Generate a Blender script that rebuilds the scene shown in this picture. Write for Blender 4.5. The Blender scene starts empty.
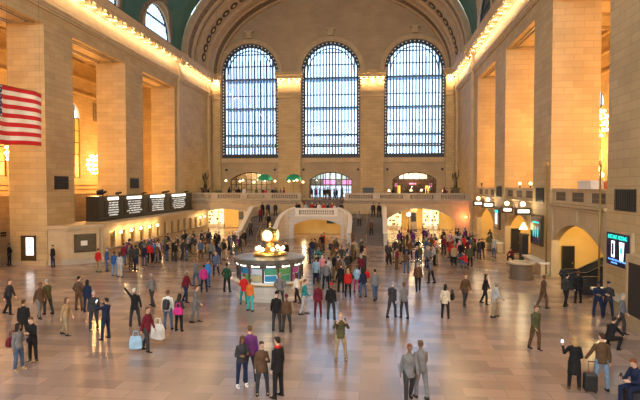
import bpy, bmesh, math, random
from math import sin, cos, pi, sqrt, radians, atan2
from mathutils import Vector, Matrix
random.seed(7)
SC = bpy.context.scene
COL = SC.collection
WX = 19.35          # half width of the hall
YE = 79.4           # far end wall
ZS = 24.3           # springing of the vault
# ------------------------------------------------------------------ helpers
def link(o, parent=None):
    COL.objects.link(o)
    if parent is not None: o.parent = parent
    return o
def tag(o, label=None, cat=None, group=None, kind=None):
    if label: o['label'] = label
    if cat: o['category'] = cat
    if group: o['group'] = group
    if kind: o['kind'] = kind
    return o
def empty(name, loc=(0, 0, 0), rz=0, label=None, cat=None, group=None, kind=None):
    o = bpy.data.objects.new(name, None); link(o)
    o.location = loc; o.rotation_euler = (0, 0, rz); o.empty_display_size = .2
    return tag(o, label, cat, group, kind)
def frame_of(d):
    d = Vector(d).normalized()
    up = Vector((0, 0, 1)) if abs(d.z) < .95 else Vector((1, 0, 0))
    a = d.cross(up).normalized(); b = a.cross(d).normalized()
    return a, b
class MB:
    def __init__(s): s.bm = bmesh.new(); s.m = 0
    def mi(s, i): s.m = i; return s
    def face(s, pts):
        vs = [s.bm.verts.new(p) for p in pts]
        try:
            f = s.bm.faces.new(vs); f.material_index = s.m; return f
        except ValueError: return None
    def box(s, x0, x1, y0, y1, z0, z1):
        v = [s.bm.verts.new((x, y, z)) for z in (z0, z1) for y in (y0, y1) for x in (x0, x1)]
        for q in ((0, 2, 3, 1), (4, 5, 7, 6), (0, 1, 5, 4), (2, 6, 7, 3), (0, 4, 6, 2), (1, 3, 7, 5)):
            s.bm.faces.new([v[i] for i in q]).material_index = s.m
        return s
    def cbox(s, c, d):
        return s.box(c[0]-d[0]/2, c[0]+d[0]/2, c[1]-d[1]/2, c[1]+d[1]/2, c[2]-d[2]/2, c[2]+d[2]/2)
    def rings(s, rs, cap=True, closed=True):
        L = [[s.bm.verts.new(p) for p in r] for r in rs]
        for a, b in zip(L, L[1:]):
            n = len(a)
            for i in range(n if closed else n-1):
                j = (i+1) % n
                s.bm.faces.new((a[i], a[j], b[j], b[i])).material_index = s.m
        if cap and closed:
            s.bm.faces.new(list(reversed(L[0]))).material_index = s.m
            s.bm.faces.new(L[-1]).material_index = s.m
        return s
    def tube(s, pts, r, n=8, cap=True):
        pts = [Vector(p) for p in pts]; rs = []
        if not isinstance(r, (list, tuple)): r = [r]*len(pts)
        a0 = None
        for i, p in enumerate(pts):
            d = (pts[min(i+1, len(pts)-1)] - pts[max(i-1, 0)]).normalized()
            if a0 is None: a, b = frame_of(d)
            else:
                a = (a0 - d*a0.dot(d)).normalized(); b = a.cross(d).normalized()
            a0 = a
            rs.append([p + a*cos(2*pi*k/n)*r[i] + b*sin(2*pi*k/n)*r[i] for k in range(n)])
        return s.rings(rs, cap)
    def lathe(s, prof, c=(0, 0, 0), n=24, arc=None, cap=True):
        c = Vector(c)
        if arc is None:
            rs = [[c + Vector((r*cos(2*pi*k/n), r*sin(2*pi*k/n), z)) for k in range(n)] for r, z in prof]
            return s.rings(rs, cap)
        a0, a1 = arc
        rs = [[c + Vector((r*cos(a0+(a1-a0)*k/n), r*sin(a0+(a1-a0)*k/n), z)) for k in range(n+1)] for r, z in prof]
        return s.rings(rs, False, False)
    def ball(s, c, r, n=12, m=8):
        if not isinstance(r, (list, tuple)): r = (r, r, r)
        c = Vector(c); rs = []
        for j in range(m+1):
            t = pi*(j+.02)/(m+.04) if 0 < j < m else (.04 if j == 0 else pi-.04)
            rs.append([c + Vector((r[0]*sin(t)*cos(2*pi*k/n), r[1]*sin(t)*sin(2*pi*k/n), -r[2]*cos(t))) for k in range(n)])
        return s.rings(rs)
    def sweep(s, prof, p0, p1, out):
        """profile [(offset along out, z)] swept straight from p0 to p1"""
        out = Vector(out); r = []
        for p in (p0, p1):
            p = Vector(p); r.append([p + out*a + Vector((0, 0, z)) for a, z in prof])
        return s.rings(r)
    def build(s, name, mats, parent=None, smooth=False, **kw):
        bmesh.ops.recalc_face_normals(s.bm, faces=s.bm.faces)
        uv = s.bm.loops.layers.uv.new('UVMap')
        for f in s.bm.faces:
            n = f.normal; ax, ay, az = abs(n.x), abs(n.y), abs(n.z)
            f.smooth = smooth
            for l in f.loops:
                c = l.vert.co
                if az > ax and az > ay: l[uv].uv = (c.x, c.y)
                elif ax > ay: l[uv].uv = (c.y, c.z)
                else: l[uv].uv = (c.x, c.z)
        me = bpy.data.meshes.new(name); s.bm.to_mesh(me); s.bm.free()
        if not isinstance(mats, (list, tuple)): mats = [mats]
        for m in mats: me.materials.append(m)
        o = bpy.data.objects.new(name, me); link(o, parent)
        return tag(o, **kw)
def struct(name, mb, mats, parent=None, smooth=False, **kw):
    o = mb.build(name, mats, parent, smooth, **kw)
    if parent is None: o['kind'] = 'structure'
    return o
def slab(mb, outer, holes, to3, thick):
    """planar polygon with holes, extruded; to3(u,v,w) -> 3D, w is depth 0..thick"""
    t = bmesh.new(); es = []
    for poly in [outer]+holes:
        vs = [t.verts.new((u, v, 0)) for u, v in poly]
        for i in range(len(vs)): es.append(t.edges.new((vs[i], vs[(i+1) % len(vs)])))
    bmesh.ops.triangle_fill(t, use_beauty=True, edges=es)
    r = bmesh.ops.extrude_face_region(t, geom=t.faces[:])
    for g in r['geom']:
        if isinstance(g, bmesh.types.BMVert): g.co.z = 1
    m = {v: mb.bm.verts.new(to3(v.co.x, v.co.y, v.co.z*thick)) for v in t.verts}
    for f in t.faces:
        mb.bm.faces.new([m[v] for v in f.verts]).material_index = mb.m
    t.free(); return mb
def arch(xc, half, z0, spring, rise, n=20, bottom=True):
    """arched opening outline, counter-clockwise from bottom-left"""
    p = []
    if rise >= half*.99:
        for i in range(n+1):
            a = pi*i/n; p.append((xc+half*cos(a), spring+rise*sin(a)))
    else:
        R = (half*half+rise*rise)/(2*rise); t = math.asin(half/R)
        for i in range(n+1):
            a = t-2*t*i/n; p.append((xc+R*sin(a), spring+rise-R+R*cos(a)))
    return ([(xc-half, z0), (xc+half, z0)] if bottom else []) + p
# ------------------------------------------------------------------ camera
CAM = Vector((6.95, 0, 6.5)); FPX = 500.; YAW = radians(6.22); PIT = radians(1.72)
cd = bpy.data.cameras.new('camera'); cam = bpy.data.objects.new('camera', cd); link(cam)
cam.location = CAM; cam.rotation_euler = (pi/2-PIT, 0, YAW)
cd.sensor_width = 36; cd.lens = 36*FPX/640; cd.clip_end = 500
SC.camera = cam
def floor_at(px, py, z=0.):
    """where the line of sight through a photo pixel meets the floor"""
    F = Vector((-sin(YAW)*cos(PIT), cos(YAW)*cos(PIT), -sin(PIT))); R = Vector((cos(YAW), sin(YAW), 0)); U = R.cross(F)
    d = F*FPX + R*(px-320) + U*(200-py)
    t = (z-CAM.z)/d.z; p = CAM+d*t; return (p.x, p.y, z)
# ------------------------------------------------------------------ materials
MT = {}
def N(nt, t, **kw):
    n = nt.nodes.new(t)
    for k, v in kw.items():
        if k.startswith('i_'): n.inputs[k[2:].replace('_', ' ')].default_value = v
        else: setattr(n, k, v)
    return n
def mat(name, col, rough=.6, metal=0., emit=None, es=0., spec=.5, noise=0., nscale=8., bump=0., coat=0.):
    m = bpy.data.materials.new(name); m.use_nodes = True; nt = m.node_tree
    b = nt.nodes['Principled BSDF']
    b.inputs['Base Color'].default_value = (*col, 1); b.inputs['Roughness'].default_value = rough
    b.inputs['Metallic'].default_value = metal; b.inputs['Specular IOR Level'].default_value = spec
    if coat: b.inputs['Coat Weight'].default_value = coat
    if emit: b.inputs['Emission Color'].default_value = (*emit, 1); b.inputs['Emission Strength'].default_value = es
    tc = N(nt, 'ShaderNodeTexCoord'); nz = N(nt, 'ShaderNodeTexNoise'); nz.inputs['Scale'].default_value = nscale
    nz.inputs['Detail'].default_value = 4
    nt.links.new(tc.outputs['Object'], nz.inputs['Vector'])
    if noise:
        mx = N(nt, 'ShaderNodeMix', data_type='RGBA', blend_type='MULTIPLY'); mx.inputs[0].default_value = 1
        cr = N(nt, 'ShaderNodeMapRange'); cr.inputs['To Min'].default_value = 1-noise; cr.inputs['To Max'].default_value = 1+noise
        cr.inputs['From Min'].default_value = .3; cr.inputs['From Max'].default_value = .7
        nt.links.new(nz.outputs['Fac'], cr.inputs['Value']); nt.links.new(cr.outputs[0], mx.inputs[7])
        mx.inputs[6].default_value = (*col, 1); nt.links.new(mx.outputs[2], b.inputs['Base Color'])
    if bump:
        bp = N(nt, 'ShaderNodeBump'); bp.inputs['Strength'].default_value = bump; bp.inputs['Distance'].default_value = .02
        nt.links.new(nz.outputs['Fac'], bp.inputs['Height']); nt.links.new(bp.outputs[0], b.inputs['Normal'])
    MT[name] = m; return m
def blocks(name, c1, c2, cm, bw=1.15, bh=.44, mortar=.012, rough=.65, bump=.25, ruv=True, tone=.12, nscale=.35, offset=.5, rvar=0., spec=.5):
    m = bpy.data.materials.new(name); m.use_nodes = True; nt = m.node_tree; L = nt.links.new
    b = nt.nodes['Principled BSDF']; b.inputs['Roughness'].default_value = rough; b.inputs['Specular IOR Level'].default_value = spec
    tc = N(nt, 'ShaderNodeTexCoord'); br = N(nt, 'ShaderNodeTexBrick'); br.offset = offset
    L(tc.outputs['UV'], br.inputs['Vector'])
    for k, v in (('Color1', (*c1, 1)), ('Color2', (*c2, 1)), ('Mortar', (*cm, 1)), ('Scale', 1.), ('Mortar Size', mortar), ('Mortar Smooth', .1), ('Brick Width', bw), ('Row Height', bh), ('Bias', 0.)):
        br.inputs[k].default_value = v
    nz = N(nt, 'ShaderNodeTexNoise'); nz.inputs['Scale'].default_value = nscale; nz.inputs['Detail'].default_value = 6
    L(tc.outputs['UV'], nz.inputs['Vector'])
    mr = N(nt, 'ShaderNodeMapRange'); mr.inputs['From Min'].default_value = .3; mr.inputs['From Max'].default_value = .7
    mr.inputs['To Min'].default_value = 1-tone; mr.inputs['To Max'].default_value = 1+tone
    L(nz.outputs['Fac'], mr.inputs['Value'])
    mx = N(nt, 'ShaderNodeMix', data_type='RGBA', blend_type='MULTIPLY'); mx.inputs[0].default_value = 1
    L(br.outputs['Color'], mx.inputs[6]); L(mr.outputs[0], mx.inputs[7]); L(mx.outputs[2], b.inputs['Base Color'])
    if bump:
        bp = N(nt, 'ShaderNodeBump'); bp.inputs['Strength'].default_value = bump; bp.inputs['Distance'].default_value = .02; bp.invert = True
        L(br.outputs['Fac'], bp.inputs['Height']); L(bp.outputs[0], b.inputs['Normal'])
    if rvar:
        m2 = N(nt, 'ShaderNodeMapRange'); m2.inputs['To Min'].default_value = rough-rvar; m2.inputs['To Max'].default_value = rough+rvar
        m2.inputs['From Min'].default_value = .3; m2.inputs['From Max'].default_value = .7
        n2 = N(nt, 'ShaderNodeTexNoise'); n2.inputs['Scale'].default_value = 1.3; n2.inputs['Detail'].default_value = 5
        L(tc.outputs['UV'], n2.inputs['Vector']); L(n2.outputs['Fac'], m2.inputs['Value']); L(m2.outputs[0], b.inputs['Roughness'])
    MT[name] = m; return m
def glass(name, tint=(.92, .96, 1.), refl=.06):
    m = bpy.data.materials.new(name); m.use_nodes = True; nt = m.node_tree; nt.nodes.clear(); L = nt.links.new
    o = N(nt, 'ShaderNodeOutputMaterial'); t = N(nt, 'ShaderNodeBsdfTransparent'); t.inputs[0].default_value = (*tint, 1)
    g = N(nt, 'ShaderNodeBsdfGlossy'); g.inputs['Roughness'].default_value = .05
    f = N(nt, 'ShaderNodeFresnel'); f.inputs['IOR'].default_value = 1.45
    x = N(nt, 'ShaderNodeMixShader'); L(f.outputs[0], x.inputs[0]); L(t.outputs[0], x.inputs[1]); L(g.outputs[0], x.inputs[2]); L(x.outputs[0], o.inputs[0])
    MT[name] = m; return m
S1 = blocks('caen_stone', (.52, .38, .205), (.44, .32, .17), (.33, .235, .125), bw=1.3, bh=.46, mortar=.014, bump=.15)
S2 = mat('smooth_stone', (.48, .36, .22), .6, noise=.10, nscale=1.2, bump=.1)
S3 = mat('carved_stone', (.17, .13, .095), .75, noise=.6, nscale=3.5, bump=.9)
S4 = mat('pale_marble', (.44, .37, .29), .4, noise=.10, nscale=1.5)
S5 = blocks('tympanum_stone', (.41, .305, .195), (.375, .28, .175), (.28, .21, .135), bw=1.4, bh=.5, mortar=.01)
SD = mat('brown_marble', (.33, .26, .18), .35, noise=.2, nscale=2)
GREEN = mat('vault_green', (.035, .13, .115), .7, noise=.25, nscale=.6)
FLOOR = blocks('marble_floor', (.41, .30, .265), (.25, .185, .17), (.22, .17, .155), bw=1.3, bh=.65, mortar=.01, rough=.22, bump=.02, tone=.16, nscale=.22, rvar=.02, spec=1.)
GOLD = mat('gilt_brass', (.80, .56, .20), .28, 1.)
BRASS = mat('brass', (.60, .42, .13), .35, 1.)
IRON = mat('dark_iron', (.035, .04, .05), .5, .3)
BLUEIRON = mat('window_steel', (.07, .15, .28), .5, .2)
BLACK = mat('black_metal', (.012, .012, .013), .4)
BRONZE = mat('dark_bronze', (.10, .075, .045), .45, .6)
WOOD = mat('dark_wood', (.12, .05, .02), .5, noise=.2)
WHITE = mat('white_paint', (.75, .72, .66), .5)
GLASS = glass('window_glass')
BULB = mat('bulb_glow', (1, .9, .7), .5, emit=(1, .74, .40), es=9)
LAMPG = mat('lamp_glow', (1, .9, .7), .5, emit=(1, .72, .33), es=5)
SIGNW = mat('sign_white', (1, 1, 1), .5, emit=(1, .93, .78), es=2.2)
SIGNT = mat('sign_teal', (0, .6, .5), .5, emit=(.02, .85, .70), es=1.1)
BOARDTXT = mat('board_text', (.9, .9, .85), .5, emit=(.9, .9, .82), es=.75)
# ------------------------------------------------------------------ floor, walls
b = MB(); b.box(-32, 32, -13, 84, -.3, 0); struct('floor', b, FLOOR)
TO_END = lambda u, v, w: (u, YE+w, v)
# end wall
b = MB()
holes = [arch(xc, 4.65, 10.85, 24.55, 4.65, 28) for xc in (-13.1, 0, 13.1)]
holes += [arch(xc, 3.4, 4.4, 7.35, 1.25, 14) for xc in (-13.0, 0, 13.15)]
outer = [(-22, -.1), (22, -.1), (22, 39.5), (-22, 39.5)]
slab(b, outer, holes, TO_END, 1.2)
struct('wall_end', b, S5)
b = MB()                                                     # mouldings round the end windows, keystones, band over the doors
for xc in (-13.1, 0, 13.1):
    o = arch(xc, 5.35, 24.0, 24.55, 5.35, 28, False); i = arch(xc, 4.7, 24.0, 24.55, 4.7, 28, False)
    for k in range(len(o)-1):
        for ra, rb, dd in ((0, .45, .22), (.45, 1, .12)):
            q = [Vector((o[j][0]*(1-t)+i[j][0]*t, 0, o[j][1]*(1-t)+i[j][1]*t)) for j, t in ((k, ra), (k+1, ra), (k+1, rb), (k, rb))]
            r0 = [p+Vector((0, YE, 0)) for p in q]; r1 = [p+Vector((0, YE-dd, 0)) for p in q]
            b.rings([r0, r1])
    b.box(xc-.45, xc+.45, YE-.55, YE, 30.0, 30.9); b.box(xc-.75, xc+.75, YE-.6, YE, 30.9, 31.15)
    b.box(xc-5, xc+5, YE-.25, YE, 10.1, 10.45); b.box(xc-4.9, xc+4.9, YE-.12, YE, 10.45, 10.8)
    for sx in (-1, 1): b.box(xc+sx*5.05-.15, xc+sx*5.05+.15, YE-.2, YE, 4.4, 10.1)
struct('trim_1', b, S2)
def profile_cornice():
    return [(0, 20.5), (.16, 20.5), (.16, 20.65), (.26, 20.7), (.26, 20.85), (.36, 20.95), (.36, 21.1), (.2, 21.25), (.2, 21.45), (.04, 21.55), (.04, 22.7),
            (.14, 22.75), (.2, 22.95), (.42, 23.0), (.5, 23.1), (.86, 23.15), (.9, 23.45), (1.0, 23.6), (1.1, 23.95), (0, 24.15)]
PC = profile_cornice()
# pilasters between end windows, with lit capitals
b = MB()
for xa, xb in ((-8.45, -4.65), (4.65, 8.45), (-19.35, -17.75), (17.75, 19.35)):
    b.box(xa+.1, xb-.1, YE-.55, YE+.2, 4.4, 24.0)
    for z0, z1, d in ((20.3, 20.6, .3), (20.6, 21.0, .15), (21.0, 21.35, .35), (21.35, 22.9, .08), (22.9, 23.1, .3), (23.3, 23.75, .65), (23.75, 24.3, .85)):
        b.box(xa+.1-d*.5, xb-.1+d*.5, YE-.55-d, YE+.1, z0, z1)
struct('trim_2', b, S1)
def bulbrow(pts, label, group):
    me = None
    for p in pts:
        if me is None:
            q = MB(); q.ball((0, 0, 0), .105, 8, 6); o = q.build('light_bulb', BULB, smooth=True); me = o.data
            o.location = p
        else:
            o = bpy.data.objects.new('light_bulb', me); link(o); o.location = p
        tag(o, label, 'light bulb', group)
def point(loc, w, col=(1, .66, .34), r=.2, name='lamp_light'):
    l = bpy.data.lights.new(name, 'POINT'); l.energy = w; l.color = col; l.shadow_soft_size = r
    o = bpy.data.objects.new(name, l); link(o); o.location = loc; return o
def area(loc, rot, sx, sy, w, col, name='area_light'):
    l = bpy.data.lights.new(name, 'AREA'); l.shape = 'RECTANGLE'; l.size = sx; l.size_y = sy; l.energy = w; l.color = col
    o = bpy.data.objects.new(name, l); link(o); o.location = loc; o.rotation_euler = rot; return o
CP = []
for xc, n in ((-6.55, 5), (6.55, 5), (-18.55, 2), (18.55, 2)):
    for k in range(n):
        CP.append((xc+(k-(n-1)/2)*.84, YE-.98, 23.15))
for k, (x, n, nm) in enumerate(((-6.55, 5, 'left'), (6.55, 5, 'right'))):
    bulbrow([p for p in CP if abs(p[0]-x) < 2.2], 'bare warm bulb on the capital of the %s pier between the tall end windows' % nm, 'bulbs on the %s end capital' % nm)
for k, (x, nm) in enumerate(((-18.55, 'left'), (18.55, 'right'))):
    bulbrow([p for p in CP if abs(p[0]-x) < 1.2], 'bare warm bulb on the corner capital at the far %s end of the hall' % nm, 'bulbs on the %s corner capital' % nm)
for x in (-7.9, -6.55, -5.2, 5.2, 6.55, 7.9, -18.4, 18.4): point((x, YE-1.15, 22.75), 95, (1, .66, .32), .12)
# side walls
OPEN = {-1: [(2.2, 11.4), (15.2, 24.4), (28.3, 37.7), (41.5, 50.8), (54.8, 63.9)], 1: [(2.2, 11.4), (15.2, 24.3), (28.3, 37.0), (41.0, 49.65), (53.7, 62.6)]}
ZT = 19.4; DEP = 3.25
LUN = [6.5, 19.5, 32.55, 45.6, 58.6]; LR = 3.75; LZ = 24.75
for s, nm in ((-1, 'left'), (1, 'right')):
    b = MB(); X0, X1 = sorted((s*WX, s*(WX+DEP)))
    y = -12
    for a, c in OPEN[s]+[(YE+1, None)]:
        b.box(X0, X1, y, a, 0, ZT); y = c
    b.box(X0, X1, -12, YE+1, ZT, ZS)
    # lunette zone above the cornice
    slab(b, [(-12, ZS), (YE+1, ZS), (YE+1, 31), (-12, 31)], [arch(c, LR, LZ, LZ, LR, 20, False) for c in LUN], (lambda u, v, w, s=s: (s*(WX+w), u, v)), .3)
    struct('wall_'+nm, b, S1)
    # soffit coffers and architrave strips in each opening
    b = MB()
    for a, c in OPEN[s]:
        xa, xb = sorted((s*(WX+.45), s*(WX+DEP-.45)))
        for t in (0, 1):
            g = .0+.35*t; zz = ZT-.10-.0*t; w = .16
            b.box(xa+g, xb-g, a+.5+g, a+.5+g+w, zz, ZT); b.box(xa+g, xb-g, c-.5-g-w, c-.5-g, zz, ZT)
            b.box(xa+g, xa+g+w, a+.5+g, c-.5-g, zz, ZT); b.box(xb-g-w, xb-g, a+.5+g, c-.5-g, zz, ZT)
    struct('trim_%d' % (3 if s < 0 else 4), b, SD)
    # cornice
    b = MB(); b.sweep(PC, (s*WX, -12, 0), (s*WX, YE, 0), (-s, 0, 0))
    nb = 0; yy = -11.5
    while yy < YE-1.5:                                           # dentil blocks between the bulbs
        xa, xb = sorted((s*(WX-.2), s*(WX-.84))); b.box(xa, xb, yy+.30, yy+.64, 22.82, 23.2); yy += .95
    # break of the cornice over the pilaster strip
    for yc, hw in ((65.3, .55), (77.3, .5)):
        xa, xb = sorted((s*WX, s*(WX-.35))); b.box(xa, xb, yc-hw, yc+hw, 0 if yc < 70 else 4.4, 22.9)
        for z0, z1, d in ((20.5, 21.5, .2), (22.7, 24.0, .3), (23.1, 24.05, .85)):
            xa, xb = sorted((s*WX, s*(WX-.35-d))); b.box(xa, xb, yc-hw-d*.4, yc+hw+d*.4, z0, z1)
    struct('trim_%d' % (5 if s < 0 else 6), b, S2)
    pts = []; yy = 22.4
    while yy < YE-1.5: pts.append((s*(WX-.55), yy, 22.93)); yy += .95
    bulbrow(pts, 'bare warm bulb in the long row under the %s cornice' % nm, 'bulbs along the %s cornice' % nm)
    yy = 4.
    while yy < YE-1:
        point((s*(WX-.55), yy, 22.72), 62, (1, .66, .32), .12, 'cornice_light'); yy += 1.9
# outer aisle walls, aisle floors and ceilings
for s, nm in ((-1, 'far_left'), (1, 'far_right')):
    b = MB(); X0, X1 = sorted((s*31., s*31.6))
    wins = [(c-2.0, c+2.0) for c in ((33, 46.2, 59.3) if s < 0 else (32.6, 45.3, 58.1))]
    hs = [arch((a+c)/2, 2.0, 7.4, 15., 2.0, 12) for a, c in wins]
    slab(b, [(-12, -.1), (YE+1, -.1), (YE+1, 23.2), (-12, 23.2)], hs, (lambda u, v, w, s=s: (s*(31+w), u, v)), .5)
    for z in (6.0, 6.5, 18.2, 20.2, 22.2):                       # ledges
        xa, xb = sorted((s*31, s*30.75)); b.box(xa, xb, -12, YE, z, z+.22)
    struct('wall_'+nm, b, S1)
    b = MB()
    for c in (wins):
        m_ = (c[0]+c[1])/2
        for off in (-6.5, 6.6) if c is wins[0] else (6.6,):
            xa, xb = sorted((s*30.98, s*30.86)); b.box(xa, xb, m_+off-1.6, m_+off+1.6, 15.2, 17.6)
    struct('trim_%d' % (7 if s < 0 else 8), b, S3)
    k = 0
    for (a, c) in wins:
        w_ = empty('window_%d' % (10+(3 if s > 0 else 0)+k), (s*31.2, (a+c)/2, 7.4), kind='structure'); k += 1
        q = MB()
        for j in range(5): q.box(-.06, .06, -2+j-.06, -2+j+.06, 0, 7.6+(1.9 if 0 < j < 4 else 0))
        for z in (0, 1.5, 3, 4.5, 6, 7.6): q.box(-.06, .06, -2, 2, z, z+.1)
        q.build('frame', BRONZE, w_)
        q = MB(); q.box(-.015, .015, -2, 2, 0, 7.6)
        q.build('pane', MT.get('amber') or mat('amber', (.6, .4, .12), .35, emit=(1, .55, .1), es=.25), w_)
    b = MB(); xa, xb = sorted((s*(WX+DEP), s*31.6)); b.box(xa, xb, -12, YE+1, 22.6, 23.0)
    for y in range(-10, 80, 4): b.box(xa, xb, y, y+.4, 22.3, 22.6)
    struct('ceiling_'+('left' if s < 0 else 'right'), b, S2)
    # gallery floor over the lower rooms
    b = MB(); xa, xb = sorted((s*24.2, s*31)); b.box(xa, xb, -12, YE, 4.9, 5.2)
    xa, xb = sorted((s*23.9, s*24.3)); b.box(xa, xb, -12, YE, 0, 5.6)
    if s > 0:
        for (a, c) in OPEN[1]: b.box(WX+.8, 24.2, a, c, 4.9, 5.2)
    struct('wall_%s_gallery' % ('left' if s < 0 else 'right'), b, S1)
# back wall of the hall with its three tall windows (behind the viewer)
b = MB(); slab(b, [(-31.6, -.1), (31.6, -.1), (31.6, 39.5), (-31.6, 39.5)], [arch(xc, 4.65, 10.85, 24.55, 4.65, 24) for xc in (-13.1, 0, 13.1)], lambda u, v, w: (u, -12-w, v), 1.)
struct('wall_back', b, S5)
for xc in (-13.1, 0, 13.1): area((xc, -12.5, 19), (pi/2, 0, 0), 8.5, 16, 3200, (1, .86, .66), 'rear_window_daylight')
# ------------------------------------------------------------------ vault
def EL(z, A, H): return A*sqrt(max(0, 1-((z-ZS)/H)**2))
A0, H0 = 19.35, 14.0
zs = [ZS + H0*sin(pi/2*i/40) for i in range(41)]
zs = sorted(set([round(z, 4) for z in zs] + [LZ, LZ+LR*.5, LZ+LR*.8, LZ+LR*.95, LZ+LR]))
Y0, Y1 = -12., 66.3
def wl(z):
    if z <= LZ: return LR
    if z >= LZ+LR: return 0.
    return sqrt(LR*LR-(z-LZ)**2)
b = MB()
edges = [Y0] + LUN + [Y1]
for s in (-1, 1):
    for za, zb in zip(zs, zs[1:]):
        for i in range(len(edges)-1):
            def row(z):
                a = edges[i] + (wl(z) if i > 0 else 0); c = edges[i+1] - (wl(z) if i < len(edges)-2 else 0)
                x = s*EL(z, A0, H0); bw = min(.9, (c-a)*.3); 
                ys = [a, a+bw*.5, a+bw, a+bw+(c-a-2*bw)*.5, c-bw, c-bw*.5, c]
                return [(x, y, z) for y in ys]
            r0, r1 = row(za), row(zb)
            for j in range(6):
                top = za >= LZ+LR+1.2
                st = (j in (0, 1) and i > 0) or (j in (4, 5) and i < len(edges)-2)
                b.mi(1 if (st and not top) else 0)
                b.face([r0[j], r0[j+1], r1[j+1], r1[j]])
bmesh.ops.remove_doubles(b.bm, verts=b.bm.verts, dist=.002)
struct('ceiling', b, [GREEN, S3], smooth=False)
b = MB()                                                     # small cross vaults over each lunette
for s in (-1, 1):
    for c in LUN:
        prev = None
        for k in range(25):
            a = pi*k/24; y = c+LR*cos(a); z = LZ+LR*sin(a)
            q = ((s*WX, y, z), (s*(EL(z, A0, H0)-.02), y, z))
            if prev: b.face([prev[0], q[0], q[1], prev[1]])
            prev = q
        # moulded frame round the lunette window
        for k in range(24):
            r_ = []
            for a in (pi*k/24, pi*(k+1)/24):
                r_.append([(s*(WX-d), c+rr*cos(a), LZ+rr*sin(a)) for rr, d in ((LR, 0), (LR, .25), (LR-.3, .25), (LR-.3, 0))])
            b.rings(r_)
struct('trim_9', b, S4)
# the ribbed arch band in front of the end wall
secs = [(65.6, 0, .0, 1), (66.3, 0, .0, 2), (66.3, 0, -.7, 2), (66.9, 0, -.75, 2), (67.0, 0, -.55, 3), (68.6, 0, -.55, 2), (68.7, 0, -.8, 2), (69.3, 0, -.8, 2), (69.4, 0, -.55, 3), (70.3, 0, -.5, 2),
        (70.4, 0, -.8, 2), (70.9, 0, -.85, 4), (74.3, 0, -.85, 2), (74.6, 0, -1.05, 2), (75.0, 0, -1.05, 4), (76.6, 0, -.9, 2), (76.7, 0, -1.05, 2), (77.0, 0, -1.1, 3), (78.6, 0, -1.05, 2), (78.8, 0, -1.25, 2), (79.45, 0, -1.3, 2)]
b = MB(); NT = 64
for (ya, _, da, m_), (yb, _, db, _m) in zip(secs[1:], secs[2:]):
    b.mi(1 if m_ == 3 else 0)
    for k in range(NT):
        t0, t1 = pi*k/NT, pi*(k+1)/NT
        b.face([((A0+d)*cos(t), y, ZS-.2+(H0+d)*sin(t)) for y, d, t in ((ya, da, t0), (ya, da, t1), (yb, db, t1), (yb, db, t0))])
arc = struct('ceiling_arch', b, [mat('arch_stone', (.40, .30, .20), .7, noise=.12, nscale=1.5), S3], smooth=True)
me = None
for k in range(1, 30):                                        # rosettes round the arch
    t = pi*(k-.0)/30; A, H = A0-.85, H0-.85
    p = Vector((A*cos(t), 72.6, ZS-.2+H*sin(t))); n = Vector((-cos(t)/A, 0, -sin(t)/H)).normalized()
    if me is None:
        q = MB(); q.lathe([(.05, .0), (.62, 0), (.68, .10), (.60, .16), (.50, .04), (.32, .03), (.26, .12), (.02, .16)], n=16)
        r = q.build('rosette', [mat('rosette_dark', (.06, .045, .035), .7), GOLD], arc, smooth=True); me = r.data
        for f_ in me.polygons:
            if f_.center.xy.length < .27: f_.material_index = 1
    else: r = link(bpy.data.objects.new('rosette', me), arc)
    r.location = p; r.rotation_mode = 'QUATERNION'; r.rotation_quaternion = n.to_track_quat('Z', 'Y')
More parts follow.
